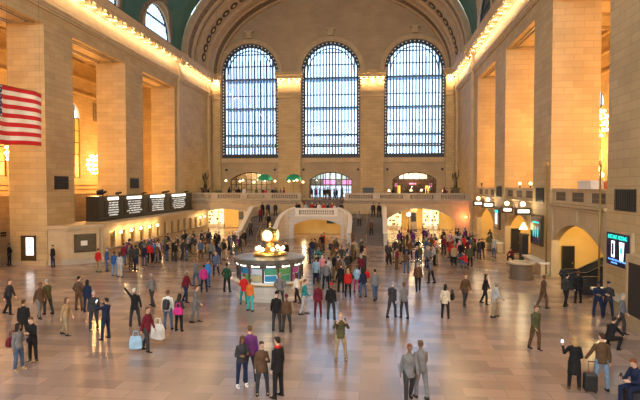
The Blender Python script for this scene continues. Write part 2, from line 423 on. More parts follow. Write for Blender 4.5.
# ------------------------------------------------------------------ windows of the end wall
def tall_window(name, xc):
    w_ = empty(name, (xc, YE+.5, 10.85), kind='structure')
    H = 4.65; SP = 13.7
    q = MB()                                                 # iron border
    o = arch(0, H, 0, SP, H, 28); i = arch(0, H-.56, .65, SP, H-.56, 28)
    n = len(o)
    for k in range(n):
        j = (k+1) % n
        q.rings([[(o[k][0], -.2, o[k][1]), (i[k][0], -.2, i[k][1]), (i[k][0], .2, i[k][1]), (o[k][0], .2, o[k][1])],
                 [(o[j][0], -.2, o[j][1]), (i[j][0], -.2, i[j][1]), (i[j][0], .2, i[j][1]), (o[j][0], .2, o[j][1])]])
    q.build('frame', IRON, w_)
    q = MB()                                                 # glowing squares: daylight through the border's holes, put in as emission
    for k in range(30):
        for sx in (-1, 1): 
            if k < 27: q.cbox((sx*(H-.21), -.22, .7+k*.5), (.12, .03, .16))
    for k in range(21):
        a = pi*(k+.5)/21; q.cbox(((H-.21)*cos(a), -.22, SP+(H-.21)*sin(a)), (.13, .03, .13))
    for k in range(17): q.cbox((-3.9+k*.4875, -.22, 1.98), (.14, .03, .14))
    q.build('border_daylight_dots', MT.get('border_daylight') or mat('border_daylight', (.6, .6, .55), .4, emit=(.75, .8, .9), es=.55), w_)
    q = MB(); nm = 17
    for k in range(1, nm):
        x = -H+.42 + k*(2*H-.84)/nm
        top = SP + sqrt(max(0, (H-.45)**2-x*x)); q.box(x-.115, x+.115, -.1, .1, .3, top)
    for k in range(23):                                      # inner arch ring
        a0, a1 = pi*k/23, pi*(k+1)/23
        q.rings([[((H-.95)*cos(a), -.12, SP+(H-.95)*sin(a)), ((H-1.1)*cos(a), -.12, SP+(H-1.1)*sin(a)), ((H-1.1)*cos(a), .12, SP+(H-1.1)*sin(a)), ((H-.95)*cos(a), .12, SP+(H-.95)*sin(a))] for a in (a0, a1)])
    q.build('mullions', BLUEIRON, w_)
    q = MB()
    for z, h, d in ((1.7, .55, .18), (3.55, .28, .2), (5.75, .14, .1), (7.85, .26, .2), (9.95, .14, .1), (12.5, .32, .2), (14.7, .14, .1), (16.6, .16, .1)):
        hw = H-.4 if z < SP else sqrt(max(.1, (H-.45)**2-(z-SP)**2)); q.box(-hw, hw, -d, d, z, z+h)
    q.build('transoms', BLUEIRON, w_)
    q = MB()                                                 # glazed catwalks between the two skins, outer skin of bars
    for z in (3.6, 7.9, 12.55):
        q.box(-H+.4, H-.4, .25, 2.2, z, z+.1)
    for k in range(0, 9):
        x = -H+.5+k*(2*H-1)/8; q.box(x-.05, x+.05, 2.2, 2.3, .3, SP+2.6)
    q.build('catwalks', BLUEIRON, w_)
    q = MB(); q.box(-H+.4, H-.4, -.01, .01, .4, SP); 
    for k in range(14):
        a0, a1 = pi*k/14, pi*(k+1)/14
        r1 = [(0, .01, SP)]; q.face([(0, 0, SP), ((H-.42)*cos(a0), 0, SP+(H-.42)*sin(a0)), ((H-.42)*cos(a1), 0, SP+(H-.42)*sin(a1))])
    q.build('glass', GLASS, w_)
for k, xc in enumerate((-13.1, 0, 13.1)): tall_window('window_%d' % (k+1), xc)
k = 4
for s in (-1, 1):
    for c in LUN[2:]:
        w_ = empty('window_%d' % k, (s*(WX+.15), c, LZ), kind='structure'); k += 1
        q = MB()
        for j in range(-8, 9):
            y = j*.43; q.box(-.03, .03, y-.035, y+.035, -.4, sqrt(max(.01, (LR-.2)**2-y*y)))
        q.box(-.09, .09, -LR, LR, 1.8, 1.95); q.box(-.09, .09, -LR, LR, -.1, .15)
        for t in range(20):
            q.rings([[(d, rr*cos(a), rr*sin(a)) for rr, d in ((LR, -.05), (LR-.3, -.05), (LR-.3, .05), (LR, .05))] for a in (pi*t/20, pi*(t+1)/20)])
        q.build('frame', IRON, w_)
        q = MB(); q.face([(0, LR*cos(pi*t/20), LR*sin(pi*t/20)) for t in range(21)]); q.build('glass', GLASS, w_)
# ------------------------------------------------------------------ far balcony and staircase
YB = 67.5
YELL = mat('yellow_plaster', (.62, .43, .15), .6, noise=.08, nscale=1)
def Yof(px, X): return (CAM.x-X)/math.tan(atan2(320-px, FPX)+YAW)
b = MB()
for xa, xb in ((-19.35, -2.7), (2.7, 19.35)): b.box(xa, xb, YB, YE, 4.1, 4.4)
b.box(-2.7, 2.7, 69.6, YE, 4.1, 4.4)
slab(b, [(-19.35, 0), (-18.2, 0), (-18.2, 1.6)] + [(p[0], p[1]) for p in reversed(arch(-13.6, 4.6, 0, 2.0, 1.2, 16, False))] + [(-9.0, 0), (-8.3, 0), (-8.3, 2.6), (-2.7, 2.6), (-2.7, 4.4), (-19.35, 4.4)], [], lambda u, v, w: (u, YB+w, v), .7)
slab(b, [(19.35, 0), (19.35, 4.4), (2.7, 4.4), (2.7, 2.6), (8.3, 2.6), (8.3, 0), (8.6, 0)] + [(p[0], p[1]) for p in reversed(arch(13.05, 4.45, 0, 1.9, 1.5, 16, False))] + [(17.5, 0)], [], lambda u, v, w: (u, YB+w, v), .7)
struct('wall_balcony', b, S2)
b = MB()
for xa, xb in ((-19.3, -2.9), (2.9, 19.3)):
    b.sweep([(0, 3.95), (.15, 4.0), (.2, 4.2), (.45, 4.3), (.5, 4.5), (0, 4.55)], (xa, YB, 0), (xb, YB, 0), (0, -1, 0))
for xc, h, sp, ri in ((-13.6, 4.6, 2.0, 1.2), (13.05, 4.45, 1.9, 1.5)):
    o = arch(xc, h+.3, 0, sp, ri+.28, 16, False); i = arch(xc, h, 0, sp, ri, 16, False)
    for k in range(16): b.rings([[(o[j][0], YB-d, o[j][1]) for d in (0, .12)]+[(i[j][0], YB-d, i[j][1]) for d in (.12, 0)] for j in (k, k+1)])
struct('trim_10', b, S4)
BAL = {}
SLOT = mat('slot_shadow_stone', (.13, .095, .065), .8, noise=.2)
def balustrade(p0, p1, z, h, n, label, th=.3, posts=True, mt=None, group=None):
    """stone balustrade from p0 to p1 (x,y[,dz]); rail, base, posts and each baluster its own mesh"""
    mt = mt or S4
    p0 = Vector((p0[0], p0[1], z)); p1 = Vector((p1[0], p1[1], z)); d = p1-p0; Lg = d.length
    t = empty('balustrade', p0, atan2(d.y, d.x), label, 'balustrade', group)
    q = MB(); q.box(0, Lg, -th*.6, th*.6, h-.16, h); q.box(0, Lg, -th*.45, th*.45, h-.24, h-.16); q.build('rail', mt, t)
    q = MB(); q.box(0, Lg, -th*.55, th*.55, 0, .18); q.build('base', mt, t)
    if posts:
        for x in (0.0, Lg-.5):
            q = MB(); q.box(x, x+.5, -th*.5, th*.5, .18, h-.24); q.build('post', mt, t)
    q = MB(); q.box(.1, Lg-.1, .05, .09, .18, h-.24); q.build('back_panel', SLOT, t)  # dark sheet added behind the balusters, its colour stands for shade in the gaps
    L0 = .62 if posts else .1
    key = (round(h, 2), round(th, 2), mt.name)
    for k in range(n):
        x = L0+(Lg-2*L0)*(k+.5)/n
        if key not in BAL:
            q = MB(); q.lathe([(.085, .18), (.085, .24), (.05, .28), (.10, .42), (.09, .5), (.045, h-.36), (.085, h-.28), (.085, h-.24)], n=8)
            o = q.build('baluster', mt, t, smooth=True); BAL[key] = o.data
        else: o = link(bpy.data.objects.new('baluster', BAL[key]), t)
        o.location = (x, 0, 0)
    return t
segs = [(-19.3, -15.2, 'at the far left corner'), (-15.2, -11.0, 'left of the round medallion post'), (-11.0, -7.6, 'above the left arcade end'), (-7.6, -3.0, 'left of the stair gap')]
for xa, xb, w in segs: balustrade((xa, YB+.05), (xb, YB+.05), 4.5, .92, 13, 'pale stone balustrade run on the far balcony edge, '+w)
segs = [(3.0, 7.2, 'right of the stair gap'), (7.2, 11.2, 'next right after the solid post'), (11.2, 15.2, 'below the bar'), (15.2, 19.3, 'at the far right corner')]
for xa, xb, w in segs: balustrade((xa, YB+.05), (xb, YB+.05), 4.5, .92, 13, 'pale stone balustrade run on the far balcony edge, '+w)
# landing, flights, central block
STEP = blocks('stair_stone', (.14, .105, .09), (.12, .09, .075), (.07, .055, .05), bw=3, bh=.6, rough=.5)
b = MB()
b.box(-8.0, 8.0, 60.0, YB+.1, 2.4, 2.6)
n = 15
for s in (-1, 1):
    xa, xb = sorted((s*4.3, s*8.0))
    for k in range(n):
        b.box(xa, xb, 60-(k+1)*.37, 60-k*.37, 0, 2.6*(n-k)/n - .0)
for k in range(10): b.box(-2.7, 2.7, 66.2+k*.34, 69.7, 2.6+k*.18, 2.6+(k+1)*.18)
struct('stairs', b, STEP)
PAR = blocks('parapet_stone', (.60, .56, .52), (.55, .51, .47), (.42, .39, .36), bw=1.1, bh=.42, rough=.5)
b = MB()
slab(b, [(-3.3, 0), (-2.75, 0), (-2.75, 1.65)] + list(reversed(arch(.1, 2.85, 0, 1.65, .75, 14, False)))[0:] + [(2.95, 0), (3.3, 0), (3.3, 2.75), (-3.3, 2.75)], [], lambda u, v, w: (u, 59.6+w, v), .4)
for s in (-1, 1):
    path = [(2.55, 59.8, 3.72), (3.0, 59.75, 3.62), (3.45, 59.55, 3.4), (3.85, 59.1, 3.1), (4.1, 58.4, 2.8), (4.2, 57.2, 2.3), (4.2, 56.0, 1.78), (4.2, 54.8, 1.3), (4.2, 54.2, 1.2)]
    for (xa, ya, za), (xb, yb, zb) in zip(path, path[1:]):
        d = Vector((xb-xa, yb-ya, 0)).normalized(); nn = Vector((-d.y, d.x, 0))*.17
        r = []
        for x, y, z in ((xa, ya, za), (xb, yb, zb)):
            zb_ = 2.7 if xb < 3.6 else 0
            r.append([(s*(x+nn.x), y+nn.y, zb_), (s*(x+nn.x), y+nn.y, z), (s*(x-nn.x), y-nn.y, z), (s*(x-nn.x), y-nn.y, zb_)])
        b.rings(r)
    b.box(*sorted((s*4.0, s*4.4)), 53.8, 54.3, 0, 1.35)
    # outer parapet
    for (ya, za), (yb, zb) in zip([(67.5, 3.7), (60.3, 3.7), (54.6, 1.25)], [(60.3, 3.7), (54.6, 1.25), (54.0, 1.25)]):
        b.rings([[(s*7.95, y, 0), (s*8.3, y, 0), (s*8.3, y, z), (s*7.95, y, z)] for y, z in ((ya, za), (yb, zb))])
struct('wall_stairs', b, PAR)
b = MB()                                                   # coping on the parapets
for s in (-1, 1):
    for pth in ([(2.55, 59.8, 3.72), (3.0, 59.75, 3.62), (3.45, 59.55, 3.4), (3.85, 59.1, 3.1), (4.1, 58.4, 2.8), (4.2, 57.2, 2.3), (4.2, 56.0, 1.78), (4.2, 54.8, 1.3), (4.2, 54.0, 1.22)], [(8.12, 67.4, 3.7), (8.12, 60.3, 3.7), (8.12, 54.6, 1.25), (8.12, 53.9, 1.25)]):
        r = []
        for i, (x, y, z) in enumerate(pth):
            a = pth[max(i-1, 0)]; c = pth[min(i+1, len(pth)-1)]; d = Vector((c[0]-a[0], c[1]-a[1], 0)).normalized(); nn = Vector((-d.y, d.x, 0))*.25
            r.append([(s*(x+nn.x), y+nn.y, z), (s*(x+nn.x), y+nn.y, z+.13), (s*(x-nn.x), y-nn.y, z+.13), (s*(x-nn.x), y-nn.y, z)])
        b.rings(r)
struct('trim_11', b, MT['smooth_stone'] if 0 else mat('white_marble', (.74, .70, .65), .35, noise=.06))
balustrade((-2.6, 59.8), (2.6, 59.8), 2.75, .97, 18, 'white stone balustrade round the mid landing of the central staircase', th=.34, mt=MT['white_marble'])
for s in (-1, 1):
    o = empty('stair_handrail', (s*6.1, 60.2, 2.6), 0, 'thin brass handrail dividing the %s flight of the far staircase' % ('left' if s < 0 else 'right'), 'handrail')
    q = MB(); q.tube([(0, 0, .9), (0, -5.6, -1.75), (0, -5.9, -1.8)], .035, 6); q.build('rail', BRASS, o)
    for k in range(4):
        q = MB(); y = -.1-k*1.85; q.tube([(0, y, .9+y*.47), (0, y, -.0+y*.47-.12)], .025, 6); q.build('post', BRASS, o)
# passage behind the central arch and under the balcony
b = MB(); b.box(-4.05, 4.05, 66.5, 66.7, 0, 2.4); b.box(-4.05, -3.9, 59.9, 66.6, 0, 2.4); b.box(3.9, 4.05, 59.9, 66.6, 0, 2.4); struct('wall_passage', b, YELL)
t = empty('hanging_sign', (1.9, 62.0, 1.72), 0, 'dark green hanging sign inside the lit arch under the staircase', 'sign')
q = MB(); q.box(-.85, .85, -.06, .06, 0, .42); q.build('panel', mat('sign_green', (.02, .09, .05), .4), t)
for x in (-.6, .6):
    q = MB(); q.tube([(x, 0, .42), (x, 0, .70)], .02, 6); q.build('rod', BLACK, t)
def text(parent, s, loc, size, mt, rot=(pi/2, 0, 0), name='lettering', align='CENTER', squash=1.):
    cu = bpy.data.curves.new(name, 'FONT'); cu.body = s; cu.size = size; cu.align_x = align; cu.align_y = 'CENTER'; cu.extrude = .004
    tmp = bpy.data.objects.new('tmp_text', cu); COL.objects.link(tmp)
    dg = bpy.context.evaluated_depsgraph_get(); me = bpy.data.meshes.new_from_object(tmp.evaluated_get(dg)); bpy.data.objects.remove(tmp)
    me.materials.clear(); me.materials.append(mt)
    o = link(bpy.data.objects.new(name, me), parent); o.location = loc; o.rotation_euler = rot; o.scale = (squash, 1, 1); return o
b = MB(); b.box(-19.3, -8.3, 75.4, 75.6, 0, 4.1); b.box(8.3, 19.3, 75.4, 75.6, 0, 4.1); b.box(-8.5, -8.3, 68.2, 75.5, 0, 4.1); b.box(8.3, 8.5, 68.2, 75.5, 0, 4.1)
struct('wall_under_balcony', b, YELL)
b = MB(); b.box(-32, -19.4, 78.5, 79, 0, 23); b.box(19.4, 32, 78.5, 79, 0, 23); struct('wall_aisle_end', b, S1)
LITW = mat('lit_shop', (1, .9, .6), .5, emit=(1, .80, .42), es=.9)
def shopfront(x, y, w, h, label, dark=True):
    t = empty('shopfront', (x, y, 0), 0, label, 'shopfront')
    q = MB(); q.box(-w/2, w/2, -.03, .03, .5, h-.4); q.build('lit_window', LITW, t)
    q = MB(); rr_ = random.Random(int(x*10))
    for k in range(16): xx = rr_.uniform(-w/2+.2, w/2-.2); zz = .55+.55*(k % 4); q.box(xx-.12, xx+.12, -.09, -.04, zz, zz+rr_.uniform(.12, .4))
    q.build('window_display', BRONZE, t)
    q = MB()
    for k in range(4): q.box(-w/2+k*(w-.12)/3, -w/2+k*(w-.12)/3+.12, -.1, .1, 0, h)
    q.box(-w/2, w/2, -.1, .1, 0, .5); q.box(-w/2, w/2, -.1, .1, h-.15, h); q.build('frame', WHITE, t)
    q = MB(); q.box(-w/2, w/2, -.16, -.1, h-.42, h-.12); q.build('fascia', BLACK if dark else WHITE, t)
shopfront(-17.4, 75.1, 2.6, 3.3, 'white framed brightly lit shopfront under the left end of the balcony')
shopfront(-9.9, 75.1, 2.0, 3.0, 'lit shopfront under the balcony beside the left stair flight', False)
shopfront(9.9, 75.1, 2.2, 3.2, 'lit shopfront under the right balcony arch nearest the staircase')
shopfront(15.2, 75.1, 2.4, 3.2, 'lit shopfront under the right balcony arch nearest the side wall', False)
for x, y, wdt, lb in ((-12.6, 72.5, 2.2, 'left'), (12.4, 71.5, 1.5, 'right')):
    t = empty('display_column', (x, y, 0), 0, 'dark square column with pictures under the %s balcony arch' % lb, 'column')
    q = MB(); q.box(-.45, .45, -.45, .45, 0, 4.05); q.build('shaft', SD, t)
    q = MB(); q.box(-.35, .35, -.5, -.46, 1.4, 2.6); q.build('picture', BLACK, t)
    q = MB(); q.box(-.5, .5, -.5, .5, 0, .3); q.build('plinth', BLACK, t)
t = empty('post_clock', (11.6, 69.4, 0), 0, 'tall dark post clock standing under the right balcony arch', 'clock')
q = MB(); q.lathe([(.22, 0), (.22, .3), (.08, .45), (.08, 2.1)], n=12); q.build('post', BRONZE, t, smooth=True)
q = MB(); q.rings([[(.38*cos(a*pi/10), y, 2.5+.38*sin(a*pi/10)) for a in range(20)] for y in (-.14, .14)]); q.build('case', BRONZE, t)
q = MB(); q.rings([[(.3*cos(a*pi/10), y, 2.5+.3*sin(a*pi/10)) for a in range(20)] for y in (-.16, -.145)]); q.build('dial', SIGNW, t)
for x, y in ((-17, 71), (-13.5, 70), (-10, 71), (10, 71), (13.2, 70), (16.3, 71)):
    t = empty('ceiling_globe', (x, y, 3.75), 0, 'warm globe light on the passage ceiling below the balcony', 'ceiling light', 'globe lights under the balcony')
    q = MB(); q.ball((0, 0, 0), .17, 10, 8); q.build('globe', LAMPG, t, smooth=True)
    q = MB(); q.lathe([(.1, .12), (.1, .34)], n=8); q.build('stem', BRASS, t)
    point((x, y, 3.45), 330, (1, .72, .33), .2)
for x in (-2, 2.2): point((x, 63.5, 2.1), 110, (1, .68, .34), .15, 'passage_light')
t = empty('wall_lantern', (18.9, 67.35, 2.3), 0, 'small glowing orange lantern on the far right corner wall', 'lantern')
q = MB(); q.ball((0, -.2, 0), .16, 10, 8); q.build('globe', mat('orange_glow', (1, .3, .1), emit=(1, .28, .08), es=6), t, smooth=True)
q = MB(); q.tube([(0, 0, 0), (0, -.2, -.05)], .03, 6); q.build('bracket', BRASS, t)
point((18.7, 66.7, 2.3), 90, (1, .3, .12), .15)
# end doors above the balcony
AMB = mat('bar_amber', (1, .6, .1), emit=(1, .52, .08), es=1.6); PINK = mat('sign_pink', (1, .3, .6), emit=(1, .25, .5), es=1.0); SKYW = mat('street_daylight', (.6, .75, .9), emit=(.62, .78, 1), es=1.0)
def end_door(name, xc, kind):
    w_ = empty(name, (xc, YE+.45, 4.4), kind='structure'); H = 3.4
    q = MB(); o = arch(0, H, 0, 2.95, 1.25, 14)
    R = (H*H+1.25**2)/2.5; f = lambda x: 2.95+1.25-R+sqrt(R*R-x*x)
    nb = 8
    for k in range(nb+1):
        x = -H+.07+k*(2*H-.14)/nb; q.box(x-.06, x+.06, -.08, .08, 0, f(min(max(x, -H), H))-.02)
    for z in (1.25 if kind != 'bar' else 2.0, 2.1, 2.95): q.box(-H, H, -.08, .08, z, z+.11)
    p = o[2:]
    for i in range(14): q.rings([[(p[j][0], y, p[j][1]-d) for y, d in ((-.1, 0), (.1, 0), (.1, .16), (-.1, .16))] for j in (i, i+1)])
    q.build('frame', BRONZE, w_)
    q = MB(); q.box(-H, H, -.01, .01, 0, 2.9); q.build('pane', GLASS, w_)
for k, (xc, kd) in enumerate(((-13., 'left'), (0, 'mid'), (13.15, 'bar'))): end_door('door_%d' % (k+1), xc, kd)
b = MB()
for xc in (-13, 0, 13.15):
    b.box(xc-4.2, xc+4.2, 84.0, 84.2, 4.2, 9.4); b.box(xc-4.2, xc-4.0, YE+1.2, 84, 4.2, 9.4); b.box(xc+4., xc+4.2, YE+1.2, 84, 4.2, 9.4); b.box(xc-4.2, xc+4.2, YE+1.2, 84.2, 9.2, 9.4); b.box(xc-4.2, xc+4.2, YE+1.2, 84.2, 4.2, 4.4)
struct('wall_vestibule', b, SD)
t = empty('street_entrance', (0, 83.5, 4.4), 0, 'glazed street entrance with daylight and pink lit signs behind the centre doors', 'entrance')
q = MB()
for k in range(7): q.box(-3.6+k*1.05, -2.75+k*1.05, -.03, .03, 0.1, 1.95)
q.build('daylit_glass', SKYW, t)
q = MB()
for k in (2, 3, 5, 6): q.box(-3.6+k*1.05, -2.75+k*1.05, -.03, .03, 2.2, 2.9)
q.build('lit_signs', PINK, t)
q = MB()
for k in range(7): q.box(-3.6+k*1.05, -2.75+k*1.05, -.03, .03, 3.1, 4.1)
q.build('clerestory', mat('street_glass', (.5, .6, .55), emit=(.45, .62, .6), es=.55), t)
t = empty('bar_shelving', (13.15, 82.6, 4.4), 0, 'backlit bar shelving with amber lit columns behind the right end doors', 'bar')
for x in (-2.25, 2.25):
    q = MB(); q.box(x-.22, x+.22, -.15, .15, .3, 2.0); q.build('amber_column', AMB, t)
q = MB(); q.box(-3.4, 3.4, .2, .3, 0, 2.9)
for z in (.6, 1.0, 1.4, 1.8): q.box(-2, 2, -.1, .2, z, z+.05)
q.build('shelves', WOOD, t)
q = MB(); q.box(-2.9, -2.5, -.2, -.1, 1.9, 2.3); q.box(-.6, .5, -.2, -.1, 2.05, 2.4); q.box(2.6, 3.0, -.2, -.1, 1.8, 2.3); q.build('lit_signs', PINK, t)
q = MB(); q.box(-2.2, 2.2, -.2, -.1, 3.1, 3.9); q.build('upper_glass', mat('bar_glass', (.8, .8, .8), emit=(.8, .78, .8), es=.6), t)
random.seed(3)
me = None
for k in range(34):
    if me is None:
        q = MB(); q.lathe([(.045, 0), (.045, .2), (.015, .26), (.015, .32)], n=6); o = q.build('bottle', mat('bottle_glass', (.25, .13, .03), .2)); me = o.data
    else: o = link(bpy.data.objects.new('bottle', me))
    o.location = (11.4+(k % 17)*.21, 82.6, 4.4+(.65 if k < 17 else 1.05)); tag(o, 'small amber bottle on the backlit bar shelves behind the right doors', 'bottle', 'bottles on the bar shelves')
for x, w, c in ((-13, 420, (1, .70, .36)), (0, 150, (.8, .9, 1)), (13.15, 380, (1, .62, .25))): point((x, 81.6, 8.3), w, c, .25, 'vestibule_light')
# restaurant on the balcony: parasols, lamps, tables
UMB = mat('parasol_green', (.01, .28, .16), .6)
for x, w in ((-9.0, 'left'), (-4.75, 'right')):
    t = empty('parasol', (x, 72, 4.4), 0, 'green domed parasol lit from below on the restaurant balcony, the %s one of two' % w, 'parasol')
    q = MB(); q.lathe([(1.15, 2.75), (1.13, 2.9), (.96, 3.3), (.55, 3.6), (.05, 3.7), (.02, 3.68), (.5, 3.52), (.9, 3.2), (1.09, 2.78)], n=16); q.build('canopy', UMB, t, smooth=True)
    q = MB(); q.tube([(0, 0, 0), (0, 0, 3.6)], .03, 6); q.build('pole', WOOD, t)
    q = MB(); q.lathe([(.3, 0), (.3, .08), (.05, .1)], n=12); q.build('base', BLACK, t)
    q = MB(); q.ball((0, 0, 2.72), .1, 8, 6); q.build('lamp', LAMPG, t, smooth=True); point((x, 72, 2.5+4.4), 60, (1, .9, .6), .1)
FL = [(226, 180.5), (240, 181), (243, 180), (254, 182), (275, 181), (289, 181), (297, 180), (303, 182), (389, 190.5), (411, 190), (421.5, 190), (443.5, 190.5)]
wd = ['first from the left', 'second from the left, by the arched doors', 'third from the left, by the arched doors', 'before the left doors', 'between the two green parasols', 'below the right green parasol', 'right of the right parasol', 'nearest the central stair gap',
      'left of the bar', 'in front of the bar, left', 'in front of the bar, right', 'right of the bar']
for (px, py), w in zip(FL, wd):
    Y = 70.5; X = CAM.x - Y*math.tan(atan2(320-px, FPX)+YAW); z = CAM.z-(py-185)*70.5/500
    t = empty('table_lamp', (X, Y, 4.4), 0, 'small glowing lamp on the far balcony, '+w, 'lamp')
    h = z-4.4
    q = MB(); q.tube([(0, 0, .0), (0, 0, h-.1)], .03, 6); q.lathe([(.15, 0), (.15, .04), (.03, .06)], n=8); q.build('stand', BRASS, t)
    q = MB(); q.lathe([(.16, h-.13), (.10, h+.13)], n=10); q.build('shade', LAMPG, t, smooth=True)
    point((X, Y+1.2, z+.4), 45, (1, .72, .4), .1)
for k, (x, y) in enumerate(((-16.5, 71.5), (-14.2, 70.8), (-12, 72.2), (-10.3, 70.9), (-7.6, 71.2), (-5.6, 70.7), (9.6, 71.2), (12, 70.9), (14.4, 71.3), (16.8, 71))):
    t = empty('restaurant_table', (x, y+2.6, 4.402), 0, 'small round table with a white cloth on the far balcony, %s in the row' % ('first second third fourth fifth sixth seventh eighth ninth tenth'.split()[k]), 'table')
    q = MB(); q.lathe([(.42, .72), (.45, .76), (.05, .77)], n=14); q.build('tabletop', WHITE, t)
    q = MB(); q.lathe([(.25, 0), (.25, .03), (.04, .06), (.04, .73)], n=10); q.build('pedestal', BLACK, t)
ch_ = {}
rr_ = random.Random(4)
for k in range(20):
    x, y = (-17.2+k*.95, 69.4) if k < 12 else (8.9+(k-12)*1.15, 69.5)
    if abs(x+15.2) < .8: continue
    t = empty('dining_chair', (x, y, 4.402), rr_.uniform(-.6, .6), 'dark wooden chair in the row along the %s balcony railing' % ('left' if k < 12 else 'right'), 'chair', 'chairs along the %s balcony railing' % ('left' if k < 12 else 'right'))
    def cp(n, f, m_=WOOD):
        if n not in ch_:
            q = MB(); f(q); o = q.build(n.rstrip('0123'), m_, t); ch_[n] = o.data
        else: link(bpy.data.objects.new(n.rstrip('0123'), ch_[n]), t)
    cp('seat', lambda q: q.box(-.22, .22, -.22, .22, .43, .48)); cp('backrest', lambda q: q.box(-.22, .22, -.24, -.20, .55, .98))
    for j, (sx, sy) in enumerate(((1, 1), (1, -1), (-1, 1), (-1, -1))):
        cp('leg%d' % j, lambda q: q.box(sx*.2-.02, sx*.2+.02, sy*.21-.02, sy*.21+.02, 0, .43 if sy > 0 else .95))
# tall ornaments at both ends of the balcony
for x, w in ((-18.2, 'left'), (18.3, 'right')):
    t = empty('bronze_standard', (x, 72.5, 4.4), 0, 'tall dark bronze torch standard at the far %s corner of the balcony' % w, 'sculpture')
    q = MB(); q.box(-.5, .5, -.4, .4, 0, 1.6); q.box(-.6, .6, -.5, .5, 0, .2); q.box(-.6, .6, -.5, .5, 1.5, 1.7); q.build('pedestal', BRONZE, t)
    q = MB(); q.tube([(0, 0, 1.7), (.1, 0, 2.4), (-.1, 0, 3.2), (.05, 0, 3.9)], [.3, .22, .28, .1], 10); q.tube([(0, 0, 2.6), (.45, 0, 3.4), (.4, 0, 4.3)], [.14, .09, .05], 8); q.tube([(0, 0, 2.6), (-.4, 0, 3.2), (-.35, 0, 3.8)], [.14, .09, .05], 8); q.build('figure', BRONZE, t, smooth=True)
t = empty('notice_board', (6.1, 68.6, 4.4), 0, 'black notice board on legs at the balcony edge right of the stairs', 'notice board')
q = MB(); q.box(-.75, .75, -.05, .05, .95, 1.75); q.build('panel', BLACK, t)
for x in (-.6, .6):
    q = MB(); q.box(x-.04, x+.04, -.04, .04, 0, .95); q.build('leg', BLACK, t)
t = empty('planter', (-15.2, 69.3, 4.4), 0, 'round green leafy plant in a pot at the left of the far balcony', 'plant')
q = MB(); q.lathe([(.3, 0), (.4, .5), (.36, .5)], n=12); q.build('pot', BRONZE, t)
q = MB(); random.seed(5)
for k in range(260):
    a = random.random()*2*pi; e = random.random()*1.4-.2; r = .35+.4*random.random(); c = Vector((cos(a)*cos(e)*r, sin(a)*cos(e)*r, .75+sin(e)*r)); d = Vector((random.uniform(-1, 1), random.uniform(-1, 1), random.uniform(-1, 1))).normalized()*.14; n_ = d.cross(Vector((0, 0, 1)))
    q.face([c-d, c+n_*.5, c+d, c-n_*.5])
q.build('foliage', mat('leaf_green', (.06, .16, .08), .6), t)
for x in (-17.0, -9.0, 4.35, -4.35, 8.95, 17.4):
    t = empty('wall_vent', (x, YE-.1 if abs(x) > 8.8 or 1 else YE, 8.95), 0, 'small round dark vent in the end wall above the balcony doors', 'vent', 'round vents on the end wall')
    if abs(abs(x)-4.35) < .1: t.location.y = YE-.14
    q = MB(); q.rings([[(.2*cos(a*pi/8), y, .2*sin(a*pi/8)) for a in range(16)] for y in (-.05, .1)]); q.build('grille', BLACK, t)
# ------------------------------------------------------------------ ticket booth along the left wall
t = empty('ticket_booth', (-17.6, 50, 0), 0, 'long stone ticket office with brass lit windows along the left wall', 'ticket office')
t.location = (0, 0, 0)
foot = [(-19.32, 37.75), (-17.9, 38.1), (-15.9, 40.0), (-15.9, 66.8), (-19.32, 66.8)]
def prism(q, poly, z0, z1): q.rings([[(x, y, z0) for x, y in poly], [(x, y, z1) for x, y in poly]])
def grow(poly, g): return [(x+g if x > -19 else x, y-g*.8 if y < 60 else y) for x, y in poly]
BW = [41.6+k*1.86 for k in range(13)]
q = MB(); q.box(-19.32, -16.3, 40.2, 66.8, 0, 2.95)
prism(q, [foot[0], foot[1], (-16.1, 39.8), (-16.3, 40.25), (-19.32, 40.25)], 0, 2.95)
yl = 40.0
for y in BW+[None]:
    q.box(-16.35, -15.9, yl, (y-.42) if y else 66.8, 0, 2.95)
    if y: q.box(-16.35, -15.9, y-.42, y+.42, 0, 1.05); q.box(-16.35, -15.9, y-.42, y+.42, 2.45, 2.95); yl = y+.42
q.build('body', S2, t)
q = MB(); prism(q, grow(foot, .06), 2.75, 2.9); prism(q, grow(foot, .16), 2.9, 3.2); q.build('cornice', S2, t)
q = MB(); prism(q, grow(foot, .1), 0, .42); q.build('plinth', S4, t)
q = MB(); q.box(-15.9, -15.62, 40.6, 66, 1.0, 1.08); q.build('counter', mat('grey_marble', (.3, .27, .23), .25), t)
for k, y in enumerate(BW):
    f = MB()
    for j in range(5): f.box(-16.12, -16.06, y-.4+j*.19, y-.4+j*.19+.03, 1.08, 2.42)
    for z in (1.08, 1.5, 2.0, 2.38): f.box(-16.13, -16.05, y-.42, y+.42, z, z+.04)
    w_ = f.build('ticket_window', BRASS, t)
    g = MB(); g.box(-16.3, -16.27, y-.42, y+.42, 1.05, 2.45); g.build('glass', mat('booth_lit', (.4, .25, .1), emit=(1, .6, .2), es=.06) if k == 0 else MT['booth_lit'], w_)
for k, y in enumerate((42.5, 44.4, 46.3, 48.15, 50.0, 62.9, 64.7)):
    f = MB(); f.ball((-15.62, y, 2.3), .13, 10, 8); l_ = f.build('lamp', LAMPG, t, smooth=True)
    f = MB(); f.tube([(-15.9, y, 2.05), (-15.62, y, 2.05), (-15.62, y, 2.18)], .03, 6); f.build('bracket', BRASS, l_)
    point((-15.35, y, 2.3), 60, (1, .68, .3), .12)
